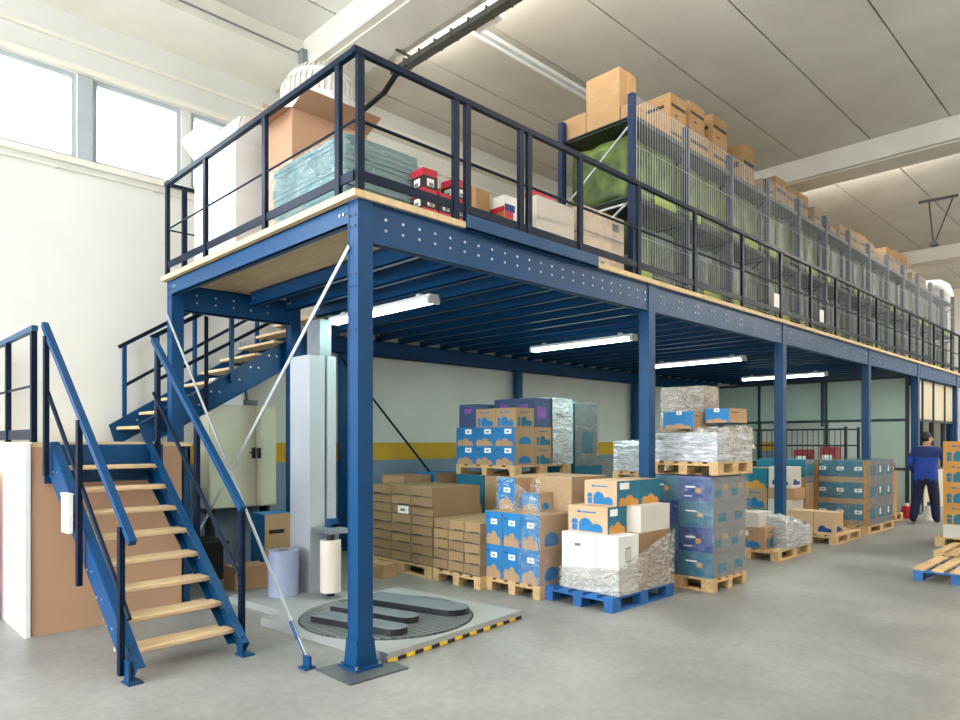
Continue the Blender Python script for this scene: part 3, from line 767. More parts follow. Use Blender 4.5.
# ------------------------------------------------------------------ stretch film
def film(x0, y0, z0, x1, y1, z1, m_, label, faces='xyt', cutx=None, cuty=None, amp=.012, n=16, cat='stretch film', name='stretch_film', seed=0, thick=.0015):
    """A wrinkled skin round a load: faces x (front, -X), y (side, -Y), X, Y (far sides), t (top)."""
    m = MB()
    def grid(P, du, nu, nv, nrm):
        vs = []; fs = []
        for j in range(nv+1):
            for i in range(nu+1):
                u, v = i/nu, j/nv
                p = Vector(P(u, v)); e = min(1, 8*min(u, 1-u))*min(1, 8*min(v, 1-v))
                d = noise.noise(Vector((p.x*4+seed, p.y*4, p.z*9)))*.6+noise.noise(Vector((p.x*14, p.y*14+seed, p.z*20)))*.4
                vs.append(p+Vector(nrm)*(abs(d)*amp*2*e+.006))
        for j in range(nv):
            for i in range(nu): a = j*(nu+1)+i; fs.append((a, a+1, a+nu+2, a+nu+1))
        m.add(vs, fs, 0, True)
    cx = cutx or (lambda u: z1); cy = cuty or (lambda u: z1)
    nz = n
    if 'x' in faces: grid(lambda u, v: (x0, y1+(y0-y1)*u, z0+(cx(u)-z0)*v), 0, n, nz, (-1, 0, 0))
    if 'y' in faces: grid(lambda u, v: (x0+(x1-x0)*u, y0, z0+(cy(u)-z0)*v), 0, n, nz, (0, -1, 0))
    if 'X' in faces: grid(lambda u, v: (x1, y0+(y1-y0)*u, z0+(cy(1)-z0)*v), 0, n, nz, (1, 0, 0))
    if 'Y' in faces: grid(lambda u, v: (x1+(x0-x1)*u, y1, z0+(cx(0)-z0)*v), 0, n, nz, (0, 1, 0))
    if 't' in faces: grid(lambda u, v: (x0+(x1-x0)*u, y0+(y1-y0)*v, z1), 0, n, n, (0, 0, 1))
    o = solo(m, name, label, cat, [m_], ((x0+x1)/2, (y0+y1)/2, z0))
    return o
def drape(x0, y0, x1, y1, zb, zf, m_, label, amp=.05, n=26, seed=0):
    """A crumpled sheet of film lying over a load: a top sheet at height zf(u, v) with skirts hanging to zb."""
    m = MB(); P = {}
    k = 6
    def H(u, v):
        x, y = x0+(x1-x0)*u, y0+(y1-y0)*v
        return zf(u, v)+amp*(noise.noise(Vector((x*6+seed, y*6, 1)))+.6*noise.noise(Vector((x*15, y*15+seed, 4))))
    for j in range(-k, n+k+1):
        for i in range(-k, n+k+1):
            u = min(max(i/n, 0), 1); v = min(max(j/n, 0), 1)
            d = max(-i, i-n, -j, j-n, 0)/k
            x, y = x0+(x1-x0)*u, y0+(y1-y0)*v
            h = H(u, v); z = h+(zb-h)*d
            ex = (1 if i > n else -1 if i < 0 else 0); ey = (1 if j > n else -1 if j < 0 else 0)
            w_ = .02*d+.035*abs(noise.noise(Vector((x*9+seed, y*9, z*9))))*(1 if d else 0)
            P[i, j] = len(m.v); m.v.append((x+ex*w_, y+ey*w_, z))
    for j in range(-k, n+k):
        for i in range(-k, n+k):
            m.f.append((P[i, j], P[i+1, j], P[i+1, j+1], P[i, j+1])); m.m.append(0); m.sm.append(True)
    return solo(m, 'stretch_film', label, 'stretch film', [m_], ((x0+x1)/2, (y0+y1)/2, zb))

# ================================================================== loads on the floor
# --- flat brown cartons by the wrapper
pallet(2.5, 2.12, .8, 1.2, PALW, 'wooden pallet under the tall stack of flat brown cartons')
pallet(2.5, 1.30, 1.0, .8, PALW, 'wooden pallet under the lower stack of flat brown cartons')
CN3 = ['left', 'middle', 'right']
for l in range(8):
    for c in range(3):
        carton(2.5+RND.uniform(0, .02), 2.92-.4*c+.004, .1445+l*.118, .8, .392, .1175, ['flat', 'flat2'][(l*2+c*3+l*c) % 2], 'flat brown carton in the tall stack, %s column, %s layer up' % (CN3[c], ORD[l]), 'flat cartons in the tall stack by the wrapper', tape=None,
               lab=('x', .3, .1, .85, .9) if (l == 5 and c == 1) else None)
for l in range(5):
    for c in range(3):
        carton(2.5+RND.uniform(0, .02), 1.835-.266*c+.004, .1445+l*.118, 1.0, .26, .1175, ['flat2', 'flat', 'flat2'][(l+c*2) % 3], 'flat brown carton in the lower stack, %s column, %s layer up' % (CN3[c], ORD[l]), 'flat cartons in the lower stack')
carton(2.08, 2.55, 0, .22, .34, .17, 'plain', 'small brown carton lying on the floor before the flat carton stack', rot=.1)
# --- blue fronted cartons on the pallet beside them
pallet(2.6, .52, 1.2, .8, PALW, 'wooden pallet under the blue fronted cartons')
for l in range(2):
    for c in range(3):
        carton(2.6, 1.06-.268*c, .1445+l*.366, .38, .262, .364, 'bluehill', 'blue fronted carton with brown hill print, %s layer, %s of three on the wooden pallet' % (['bottom', 'second'][l], CN3[c]), 'blue hill cartons on the wooden pallet', lab=('x', .36, .62, .72, .78))
    for c in range(2):
        carton(2.985+c*.4, .52, .1445+l*.366, .396, .40, .364, 'brownlogo', 'brown carton with blue mark under film, %s layer, %s behind blue cartons' % (['bottom', 'second'][l], ['first', 'second'][c]), 'brown cartons under film')
    carton(2.985, .925, .1445+l*.366, .79, .39, .364, 'plain', 'plain brown carton at the back of the blue carton pallet, %s layer' % ['bottom', 'second'][l], 'brown cartons under film')
carton(2.80, 1.055, .8765, .31, .262, .36, 'bluehill', 'blue fronted carton alone on the topmost layer, left', 'blue hill cartons on the wooden pallet', lab=('x', .36, .55, .72, .7))
carton(2.90, .79, .8765, .22, .258, .20, 'bluehill', 'low blue carton under torn film beside the topmost one', 'blue hill cartons on the wooden pallet')
carton(3.13, .52, .8765, .64, .8, .38, 'plain', 'large brown carton on top of the blue carton pallet, at the back', tape='y')
film(2.585, .50, .16, 3.80, .80, 1.27, FILM, 'stretch film over the right half of the blue carton pallet', 'xy', cutx=lambda u: .55+.7*min(1, u*1.6), n=18)
film(2.78, .62, .878, 3.12, 1.325, 1.25, FILM, 'torn stretch film hood round the topmost blue cartons', 'x', cutx=lambda u: 1.25-.28*max(0, u-.3)/.7, n=14, seed=4)
# --- blue pallet in front
pallet(2.68, -.32, 1.12, .84, PALB, 'bright blue painted pallet in front of the loads')
carton(2.78, -.045, .1445, .36, .42, .574, 'white', 'white carton at the left front of the blue pallet', lab=('x', .3, .72, .7, .88))
carton(2.78, -.315, .1445, .36, .262, .574, 'white', 'white carton at the right front of the blue pallet, beside the wider one')
carton(3.16, -.31, .1445, .60, .5, .575, 'kraftdark', 'open brown carton at the back right of the blue pallet')
carton(2.86, -.136, .7195, .33, .49, .268, 'tanlogo', 'tan carton with blue arches mark resting on the white cartons', lab=('y', .1, .66, .5, .92))
carton(3.2, -.3, .7205, .56, .5, .268, 'greywhite', 'grey-white carton behind the tan carton on the blue pallet')
carton(3.0, -.15, .9895, .42, .40, .255, 'tanlogo', 'topmost tan carton with blue arches mark on the blue pallet load', lab=('y', .1, .66, .5, .92))
carton(3.43, -.15, .9895, .38, .40, .255, 'tealhill', 'teal carton beside the topmost tan carton')
film(2.765, -.335, .15, 3.79, .39, .50, FILM2, 'crumpled stretch film round the foot of the white cartons', 'xy', cutx=lambda u: .36+.06*u, cuty=lambda u: .42+.30*u, n=24, amp=.018, seed=2)
# --- base stack behind with the double stacked pallet of blue and brown cartons
pallet(3.9, 2.07, 1.2, 1.15, PALW, 'wooden pallet on the floor behind the flat carton stacks')
for l in range(2):
    for c in range(2): carton(3.9, 2.65-.58*c, .1445+l*.515, .58, .565, .513, 'tealhill' if c != l else 'plain', 'large carton below the upper pallet, %s layer, %s' % (['bottom', 'upper'][l], ['left', 'right'][c]), 'large cartons below the upper pallet')
    carton(4.5, 2.07, .1445+l*.515, .6, 1.13, .513, 'plain', 'long brown carton below the upper pallet, %s layer, at the back' % ['bottom', 'upper'][l], 'large cartons below the upper pallet')
ZU = 1.177
pallet(3.9, 2.07, 1.2, 1.15, PALW, 'wooden pallet stacked high, carrying blue and brown cartons', ZU)
z0 = ZU+.1445
for l in range(2):
    for c in range(3):
        carton(3.9, 2.84-.384*c, z0+l*.26, .40, .378, .258, 'bluehill', 'blue carton with brown hills high on the stacked pallet, %s row, %s of three' % (['lower', 'upper'][l], CN3[c]), 'blue cartons on the stacked pallet', lab=('x', .52, .64, .85, .9))
    for c in range(1):
        carton(4.305, 2.07, z0+l*.26, .36, .378, .258, 'brownlogo', 'brown carton with blue mark facing the aisle on the stacked pallet, %s row' % ['lower', 'upper'][l], 'brown cartons on the stacked pallet')
for c in range(2):
    carton(3.93, 2.46-.384*c, z0+.521, .36, .378, .255, 'brownlogo', 'brown carton with blue arches on the third row of the stacked pallet, %s' % ['left', 'right'][c], 'brown cartons on the stacked pallet')
carton(3.95, 2.85, z0+.521, .4, .36, .33, 'dusk', 'dark purple printed carton at the left end of the stacked pallet', lab=None)
for c in range(2):
    carton(4.30, 2.46-.384*c, z0+.521, .35, .378, .40, 'dusk', 'dark purple printed carton behind the brown ones, %s' % ['left', 'right'][c], 'purple printed cartons on the stacked pallet')
carton(4.67, 2.07, z0, .43, 1.13, .915, 'grey', 'tall grey carton block under silver film on the stacked pallet')
film(4.66, 2.055, z0, 5.12, 3.2, 2.255, SILV, 'silver stretch film round the right of the stacked pallet', 'yXt', n=26, amp=.03, seed=7)
pallet(5.3, 2.15, .7, .9, PALW, 'wooden pallet behind the stacked pallet', 0)
for l in range(3): carton(5.3, 2.15, .1445+l*.38, .68, .88, .378, 'tealhill', 'teal carton behind the silver wrapped pallet, %s from the floor' % ORD[l], 'teal cartons behind the silver wrapped pallet')
carton(5.3, 2.15, 1.285, .55, .88, .92, 'tealprint', 'tall dark teal carton rising beside the silver film')
film(5.285, 2.13, 1.29, 5.87, 3.05, 2.23, FILMG, 'stretch film hood on the tall dark teal carton', 'yt', n=14, amp=.02, seed=9)
# low wrapped things by the stripe wall, seen over the brown stacks
carton(6.3, 2.6, 0, .7, .9, 1.38, 'tealprint', 'dark teal carton stack standing against the striped wall')
carton(3.2, 3.55, 0, .5, .5, 1.16, 'plain', 'tall plain brown carton behind the flat carton stack')
carton(3.75, 3.5, 0, .6, .5, 1.18, 'blueplain', 'blue carton glimpsed behind the flat carton stack')
# --- stack behind the second post
pallet(5.2, .62, 1.0, .8, PALW, 'wooden pallet on the floor behind the second post')
for l in range(2): carton(5.2, .62, .1445+l*.47, .98, .78, .468, 'tealhill', 'teal carton behind the second post, %s' % ['on the floor pallet', 'under the upper pallet'][l], 'teal cartons behind the second post')
pallet(5.2, .62, 1.0, .8, PALW, 'pale pallet halfway up the stack behind the second post', 1.085)
carton(5.22, .64, 1.2295, .95, .74, .40, 'wrapblue', 'blue and white wrapped block on the stack behind the second post')
film(5.2, .62, 1.235, 6.2, 1.4, 1.65, SILV, 'shiny stretch film on the block behind the second post', 'xyt', n=16, amp=.02, seed=12)
# --- teal wrapped load right of the second post, double stacked
pallet(4.2, -.57, .82, .84, PALW, 'wooden pallet under the tall teal wrapped load')
for l in range(4):
    for c in range(2):
        s = ['blueprint', 'tealprint'][(l+c) % 2 if l != 2 else c]
        carton(4.21, -.15-.41*c+.0, .1445+l*.278, .40, .405, .276, s, '%s printed carton under film, %s layer up, %s' % ('navy' if s == 'blueprint' else 'teal', ORD[l], ['left', 'right'][c]), 'printed cartons of the teal load')
    carton(4.613, -.56, .1445+l*.278, .39, .405, .276, ['tealprint', 'blueprint'][l % 2], 'printed carton at the aisle side back of the teal load, %s layer up' % ORD[l], 'printed cartons of the teal load')
film(4.195, -.58, .15, 5.02, .27, 1.262, FILM, 'stretch film round the tall teal load', 'xyt', n=24, amp=.014, seed=15)
pallet(4.25, -.6, .86, .84, PALW, 'wooden pallet on top of the teal load', 1.275)
carton(4.27, -.58, 1.4195, .82, .8, .32, 'greywhite', 'wide grey-white carton wrapped in silver film on the upper pallet')
film(4.255, -.595, 1.42, 5.11, .235, 1.742, SILV, 'bright silver stretch film with level folds on the upper pallet', 'xy', n=26, amp=.022, seed=18)
drape(4.50, -.59, 5.12, -.10, 1.56, lambda u, v: 1.80+.03*u, FILM2, 'crumpled film heaped on the upper pallet corner', .035, 22, 21)
carton(4.42, -.21, 1.792, .3, .38, .20, 'blueplain', 'blue carton lying on the silver film, left of the other', rot=.05, lab=('x', .45, .8, .62, 1.0))
carton(4.66, -.54, 1.86, .42, .30, .165, 'blueplain', 'blue fronted carton with brown side on the silver film, right of the other', rot=-.04, lab=('x', .4, .75, .62, 1.0))
carton(4.78, -.14, 1.77, .32, .56, .16, 'plain', 'low brown carton under the film wrapped block on top')
carton(4.78, -.16, 1.932, .34, .28, .37, 'rackplain', 'brown carton at the right of the topmost film wrapped block')
carton(4.78, .125, 1.932, .34, .28, .37, 'greywhite', 'grey-white carton at the left of the topmost film wrapped block')
film(4.765, -.17, 1.80, 5.13, .41, 2.31, FILM2, 'milky film round the topmost block near the lamp', 'xy', n=18, amp=.02, seed=25)
# --- low silver wrapped load
pallet(6.62, -.28, 1.2, .84, PALW, 'wooden pallet under the low silver wrapped load')
carton(6.64, -.10, .1445, .5, .62, .30, 'brownlogo', 'brown carton at the front of the low silver wrapped load', lab=('x', .42, .6, .62, .82))
carton(6.66, .0, .4455, .45, .5, .20, 'greywhite', 'pale carton on top of the low wrapped load')
carton(7.16, -.24, .1445, .6, .76, .33, 'grey', 'grey carton inside the silver film, at the aisle side')
drape(6.92, -.27, 7.80, .50, .146, lambda u, v: .62-.20*u+.04*v, SILV, 'crumpled silver film over the low load', .06, 26, 30)
# --- loads further along
pallet(8.8, -.30, 1.25, .82, PALW, 'wooden pallet with open planks carrying two tan logo cartons')
carton(8.86, .06, .1445, .36, .40, .36, 'tanblue', 'tan carton with navy hill mark, left on the open pallet')
carton(8.86, -.27, .1445, .38, .32, .36, 'tanblue', 'tan carton with navy hill mark, right on the open pallet')
pallet(9.35, .56, 1.0, .9, PALW, 'wooden pallet behind the third post')
carton(9.36, 1.02, .1445, .5, .42, .30, 'tealhill', 'teal and brown carton at the bottom left behind the third post')
carton(9.36, .58, .1445, .5, .42, .48, 'greywhite', 'grey-white carton at the bottom right behind the third post')
carton(9.36, .56, .626, .52, .44, .20, 'plain', 'flat tan carton over the grey-white one behind the third post')
carton(9.38, .60, .828, .42, .40, .37, 'whitelogo', 'white carton with navy mark on top behind the third post')
carton(9.36, 1.02, .4465, .5, .42, .36, 'brownlogo', 'brown carton with teal mark in the middle behind the third post')
carton(9.36, 1.02, .8085, .5, .42, .36, 'tealhill', 'teal carton on top left behind the third post')
carton(9.9, .56, .1445, .4, .88, .75, 'plain', 'plain brown carton block behind the white logo carton')
carton(9.9, .56, .8965, .4, .88, .42, 'wrapblue', 'blue banded wrapped carton topping the stack behind the third post', lab=None)
pallet(10.47, -.29, 1.52, .92, PALW, 'wooden pallet under the large dusty wrapped load')
for l in range(3):
    for c in range(3):
        carton(10.48, .325-.3*c, .1445+l*.385, .5, .296, .383, 'wrapblue', 'blue carton under dusty film, %s layer, %s of three' % (['bottom', 'middle', 'top'][l], CN3[c]), 'blue cartons of the dusty wrapped load', lab=('x', .3, .55, .7, .72))
    for c in range(2):
        carton(10.985+.5*c, -.275, .1445+l*.385, .495, .6, .383, 'wrapblue', 'blue carton on the aisle side of the dusty load, %s layer, %s' % (['bottom', 'middle', 'top'][l], ['nearer', 'farther'][c]), 'blue cartons of the dusty wrapped load', lab=('y', .3, .45, .5, .75))
for i, (px, py) in enumerate(((10.462, -.285), (10.462, .54))):
    m = MB().box((px, py, .146), (px+.012, py+.07, 1.30)).box((px, py, .146), (px+.07, py+.012, 1.30))
    solo(m, 'corner_board', 'tan cardboard corner board on the %s front edge of the dusty load' % ['right', 'left'][i], 'corner board', [ORANGE], (px, py, .146))
film(10.45, -.30, .15, 12.0, .64, 1.315, FILMG, 'dusty stretch film round the large blue carton load', 'xyt', n=26, amp=.015, seed=33)
pallet(12.7, -.02, 1.0, .7, PALW, 'wooden pallet beyond the dusty wrapped load')
for l in range(2): carton(12.72, .0, .1445+l*.45, .6, .42, .448, 'gold', 'gold carton beyond the dusty load, %s' % ['on its pallet', 'on top of the other'][l], 'gold cartons beyond the dusty load')
carton(12.72, .0, 1.043, .5, .4, .16, 'redbox', 'red and black box on the gold cartons')
m = MB().cyl((14.0, -.02, 0), .12, .26, 16, 0, .10).cyl((14.0, -.02, .26), .04, .06, 10, 1)
solo(m, 'canister', 'small red canister on the floor by the partition', 'canister', [RED, PAPER], (14.0, -.02, 0))
m = MB().cyl((13.9, -.45, 0), .09, .30, 14, 0, .08).cyl((13.9, -.45, .30), .035, .08, 10, 1)
solo(m, 'bottle', 'white bottle on the floor behind the person', 'bottle', [PAPER, INKT], (13.9, -.45, 0))
# black mesh cage and red things behind the loads
cg = thing('mesh_cage', 'black wire mesh cage standing behind the wrapped loads', 'cage', (12.9, 2.3, 0))
for x, y in ((12.6, .75), (12.6, 3.4), (13.4, .75), (13.4, 3.4)):
    MB().box((x-.025, y-.025, 0), (x+.025, y+.025, 1.95)).build('post', DARK, cg)
m = MB()
for z in (.3, 1.15, 1.55, 1.9): m.bar((12.6, .775, z), (12.6, 3.375, z), .03, .03); m.bar((13.4, .775, z), (13.4, 3.375, z), .03, .03)
y = .85
while y < 3.35: m.tube([(12.6, y, .3), (12.6, y, 1.9)], .008, 4); y += .11
m.build('mesh', DARK, cg)
MB().box((12.57, .7, .28), (13.43, 3.43, .3)).build('floor', DARK, cg)
DRED = mat('dull_red', (150, 48, 58), .5)
for i, (y, h, c) in enumerate(((1.05, .30, DRED), (1.6, .24, DRED))):
    m = MB().box((12.85, y, .301), (13.25, y+.3, 1.22+h), 0).box((12.848, y+.05, 1.22), (12.85, y+.25, 1.2+h*.5), 1)
    solo(m, 'red_crate', 'red crate inside the black mesh cage, %s' % ['toward the aisle', 'toward the wall'][i], 'crate', [c, PAPER], (13.0, y+.2, .301))

# --- right edge of the picture
pallet(9.9, -2.5, 1.0, 1.1, PALW, 'wooden pallet under the gold cartons at the right edge')
carton(9.9, -1.985, .1445, .5, .47, .2, 'greywhite', 'grey carton at the bottom of the gold stack, left')
carton(9.9, -2.465, .1445, .5, .47, .2, 'greywhite', 'grey carton at the bottom of the gold stack, right')
for l in range(4):
    for c in range(2):
        carton(9.9+RND.uniform(-.02, .02), -1.985-.48*c, .3455+l*.325, .5, .47, .323, 'goldlogo', 'gold carton with teal arches at the right edge, %s row, %s column' % (['bottom', 'second', 'third', 'top'][l], ['left', 'right'][c]), 'gold cartons at the right edge')
for l in range(3):
    carton(10.44, -1.87, .1445+l*.45, .45, .42, .448, 'goldlogo', 'gold carton behind the right edge stack, %s from the floor' % ORD[l], 'gold cartons behind the right edge stack')
pallet(6.58, -2.75, 1.2, .86, PALB, 'empty bright blue pallet with bare wooden boards at the right edge', deckm=PALW)
pallet(8.2, -2.55, 1.2, .8, PALW, 'empty bare wooden pallet behind the blue one at the right edge')
# odds and ends under the stairs
carton(1.05, 3.45, 0, .5, .36, .78, 'blueplain', 'blue and brown carton standing behind the film roll by the mast')
carton(.55, 3.15, 0, .4, .3, .25, 'plain', 'small brown carton on the floor under the stairs')
m = MB().box((.1, 3.9, 0), (.75, 4.4, .42)).box((.05, 3.85, .42), (.8, 4.45, .46))
solo(m, 'steel_bench', 'dark low steel bench under the beige cabinet', 'bench', [DARK], (.4, 4.1, 0))
m = MB().tube([(.3, 2.9, .012), (.6, 2.75, .012), (.9, 3.0, .012), (1.3, 2.95, .012), (1.5, 3.3, .012)], .012, 6)
solo(m, 'cable', 'black cable lying on the floor beside the wrapper base', 'cable', [DARK], (.9, 2.9, 0))

# ================================================================== goods on the deck
ZD = 3.441
# stack of insulation sheets: every sheet a thing
for k in range(16):
    m = MB(); a = .2+RND.uniform(-.008, .008); b = .48+RND.uniform(-.008, .008)
    pts = []
    x0, x1, y0, y1, r = a, a+.76, b, b+1.18, .05
    for cx_, cy_, t0 in ((x1-r, y0+r, -PI/2), (x1-r, y1-r, 0), (x0+r, y1-r, PI/2), (x0+r, y0+r, PI)):
        for i in range(5): t = t0+PI/2*i/4; pts.append((cx_+r*math.cos(t), cy_+r*math.sin(t)))
    m.prism(pts, ZD+k*.0398, ZD+k*.0398+.037)
    solo(m, 'foam_sheet', 'grey-green foam sheet in the stack at the rail corner, %s from the deck' % ORD[k], 'foam sheet', [TEALF], ((x0+x1)/2, (y0+y1)/2, ZD+k*.0398), 'foam sheets at the rail corner')
film(.185, .465, ZD, .972, 1.675, ZD+.636, FILM, 'clear film round the stack of foam sheets', 'xyX', n=18, amp=.012, seed=40)
def open_carton(name, label, x, y, z, dx, dy, dz, m_, fl=.25, tilts=(.5, -.3, .4, .9)):
    t = thing(name, label, 'cardboard box', (x+dx/2, y+dy/2, z)); w_ = .008
    b = MB().box((x, y, z), (x+dx, y+dy, z+w_)).box((x, y, z+w_), (x+w_, y+dy, z+dz)).box((x+dx-w_, y, z+w_), (x+dx, y+dy, z+dz)).box((x+w_, y, z+w_), (x+dx-w_, y+w_, z+dz)).box((x+w_, y+dy-w_, z+w_), (x+dx-w_, y+dy, z+dz))
    b.build('body', m_, t)
    for i, (p, q, n) in enumerate((((x, y), (x, y+dy), (-1, 0)), ((x, y), (x+dx, y), (0, -1)), ((x+dx, y), (x+dx, y+dy), (1, 0)), ((x, y+dy), (x+dx, y+dy), (0, 1)))):
        a = tilts[i]; ox, oz = math.sin(a)*fl, math.cos(a)*fl
        P = [Vector((p[0], p[1], z+dz+.001)), Vector((q[0], q[1], z+dz+.001)), Vector((q[0]+n[0]*ox, q[1]+n[1]*ox, z+dz+oz)), Vector((p[0]+n[0]*ox, p[1]+n[1]*ox, z+dz+oz))]
        nn = (P[1]-P[0]).cross(P[3]-P[0]).normalized()*.004
        m = MB().add([v-nn for v in P]+[v+nn for v in P], [(0,1,2,3),(7,6,5,4),(0,4,5,1),(1,5,6,2),(2,6,7,3),(3,7,4,0)])
        m.build('flap', m_, t)
    return t
open_carton('carton', 'large open brown carton behind the foam sheets', .44, 1.72, ZD, .85, .5, 1.34, SHEET, .26, (1.9, 1.2, .5, .35))
open_carton('carton', 'tall open white carton on the deck beside the brown one', .25, 2.50, ZD, .62, .52, 1.22, WCARD, .26, (-.2, .8, -.2, .1))
open_carton('carton', 'tall open white carton nearest the rear rail end', .25, 3.05, ZD, .62, .46, 1.30, WCARD, .24, (.7, .2, -.3, .4))
# tall white foam roll with a domed ribbed end
m = MB()
n = 40; prof = [(.42, 0), (.42, 2.05), (.415, 2.15), (.37, 2.27), (.26, 2.35), (.0, 2.38)]
dx_, dy_ = 1.36, 2.72
rings = []
for r, z in prof[:-1]: rings.append([(dx_+r*math.cos(2*PI*k/n), dy_+r*math.sin(2*PI*k/n), ZD+z) for k in range(n)])
vs = [v for g in rings for v in g]+[(dx_, dy_, ZD+2.38)]; fs = []
for i in range(len(rings)-1):
    for k in range(n): fs.append((i*n+k, i*n+(k+1) % n, (i+1)*n+(k+1) % n, (i+1)*n+k))
for k in range(n): fs.append(((len(rings)-1)*n+k, (len(rings)-1)*n+(k+1) % n, len(vs)-1))
m.add(vs, fs, 0, True); m.add(rings[0], [tuple(range(n))[::-1]], 0)
for k in range(n):
    t = 2*PI*k/n; c, s_ = math.cos(t), math.sin(t)
    m.bar((dx_+.428*c, dy_+.428*s_, ZD+2.0), (dx_+.428*c, dy_+.428*s_, ZD+2.15), .022, .02, 1)
    m.bar((dx_+.428*c, dy_+.428*s_, ZD+2.15), (dx_+.3*c, dy_+.3*s_, ZD+2.345), .022, .02, 1)
solo(m, 'foam_roll', 'tall white foam roll with a domed ribbed top behind the white cartons', 'roll', [WCARD, GCARD], (dx_, dy_, ZD))
# small goods behind the front rail
SM = [(.86, .30, 0, 'bottom, next to the foam sheets'), (.86, .30, .165, 'second up, next to the foam sheets'), (.86, .30, .33, 'topmost, next to the foam sheets'), (1.03, .30, 0, 'bottom, in the middle'), (1.03, .30, .165, 'second up, in the middle'), (1.2, .30, 0, 'bottom, by the gate post'), (1.2, .3, .165, 'second up, by the gate post'), (1.2, .3, .33, 'topmost, by the gate post')]
for x, y, z, lb in SM:
    carton(x, y, ZD+z, .15, .17, .163, 'redbox', 'small red and black box, '+lb, 'red and black boxes behind the front rail', rot=RND.uniform(-.1, .1) if z > .3 else 0)
carton(1.42, .50, ZD, .42, .4, .58, 'rackplain', 'brown carton behind the gate in the front rail', tape='y')
carton(1.05, .75, ZD, .34, .4, .60, 'plain', 'plain brown carton behind the small red boxes')
carton(1.88, .34, ZD, .24, .22, .27, 'rainbow', 'white box with rainbow stripes, lower of two')
carton(1.9, .36, ZD+.271, .2, .2, .27, 'rainbow', 'white box with rainbow stripes, upper of two')
carton(2.2, .22, ZD, .58, .5, .58, 'greywhite', 'big grey-white carton by the right post of the gate')
carton(2.33, .34, ZD+.581, .14, .15, .11, 'redbox', 'red and black box on the big grey-white carton, left')
carton(2.5, .36, ZD+.581, .14, .15, .10, 'redbox', 'red and black box on the big grey-white carton, right')
carton(2.92, .22, ZD, .76, .7, .66, 'mottled', 'mottled beige carton with dark spots at the near end of the rack')
# ------------------------------------------------------------------ rack with wire mesh front
RX0, PIT, NB = 3.8, 1.19, 13
YF, YBk, ZRK = .19, 1.19, 5.54
rk = thing('pallet_rack', 'long storage rack with wire mesh front on the mezzanine', 'storage rack', (RX0, .69, ZD))
MESHZ = mat('mesh_zinc', (168, 174, 178), .45, .3, .1, 8)
RACKB = mat('rack_upright_paint', (24, 42, 78), .5, 0, .1, 4, spec=.25)
UNDER = mat('shelf_dark_green', (58, 72, 52), .5, .1, .2, 4)
BEAMD = mat('rack_beam_dark', (50, 58, 66), .45, .2, .08, 4)
BEAMW = mat('shelf_beam_grey', (206, 208, 204), .45, .2, .05, 4)
LV = (4.40, 5.30)
for k in range(NB+1):
    x = RX0+k*PIT; m = MB()
    for y in (YF, YBk):
        m.box((x-.04, y-.035, ZD+.008), (x+.04, y+.035, ZRK)); m.box((x-.06, y-.055, ZD), (x+.06, y+.055, ZD+.008))
        for j in range(20):
            z = ZD+.12+j*.1; m.box((x-.043, y-.012, z), (x-.04, y+.012, z+.04), 1)
            m.box((x-.015, y-.038, z), (x+.015, y-.035, z+.04), 1)
    o = m.build('upright', [RACKB, DARK], rk)
    b = MB(); b.bar((x, YBk-.04, ZD+.35), (x, YF+.04, 4.35), .02, .02); b.bar((x, YF+.04, 5.2), (x, YBk-.04, 4.5), .02, .02)
    for z in (ZD+.3, 4.33): b.bar((x, YF+.036, z), (x, YBk-.036, z), .02, .025)
    b.build('brace', GALV if k == 0 else NAVY, o)
for k in range(NB):
    x0, x1 = RX0+k*PIT+.042, RX0+(k+1)*PIT-.042
    for z in LV:
        for ya, zl in ((YF, .045), (YBk, .09)): MB().box((x0, ya-.02, z-zl), (x1, ya+.02, z)).build('shelf_beam', BEAMD, rk)
        MB().box((x0-.04, YF-.015, z+.001), (x1+.04, YBk+.02, z+.014), 2).box((x0, YF+.022, z-.012), (x1, YBk-.022, z), 1).build('shelf', [BEAMW, UNDER, BEAMD], rk)
    m = MB()
    for j in range(22):
        x = x0-.03+j*(x1-x0+.06)/21
        m.tube([(x, YF-.05, ZD+.1), (x, YF-.05, ZRK-.03)], .0033-.0001*k, 4, 0, False)
    for z in (ZD+.1, 3.95, 4.45, 4.95, ZRK-.03): m.tube([(x0-.04, YF-.05, z), (x1+.04, YF-.05, z)], .004, 4, 0, False)
    m.build('mesh_panel', MESHZ, rk)
bund = {}
def bundle_mesh(sx, sy, sz, seed, m_):
    bm = bmesh.new(); bmesh.ops.create_cube(bm, size=1)
    bmesh.ops.subdivide_edges(bm, edges=bm.edges[:], cuts=5, use_grid_fill=True)
    for v in bm.verts:
        c = v.co.copy(); f = 1+.06*noise.noise(c*3+Vector((seed, 0, 0)))-.10*(max(0, abs(c.x)-.3)+max(0, abs(c.z)-.3))
        v.co = Vector((c.x*sx*f, c.y*sy*f, (c.z+.5)*sz if c.z < -.45 else ((c.z+.5)*sz*(1+.08*noise.noise(c*4+Vector((0, seed, 0)))))))
        v.co.z = min(max(v.co.z, 0), sz)
    for f in bm.faces: f.smooth = True
    me = bpy.data.meshes.new('bundle'); bm.to_mesh(me); bm.free(); me.materials.append(m_)
    return me
BG = [[bundle_mesh(.50, .8, .72, s, GREENP) for s in range(3)], [bundle_mesh(.50, .8, .74, s+5, GREYG) for s in range(3)]]
LSTRIP = [MB().box((-.24, -.412, .06), (.24, -.405, .24)).mesh('print_band', [LIME])]
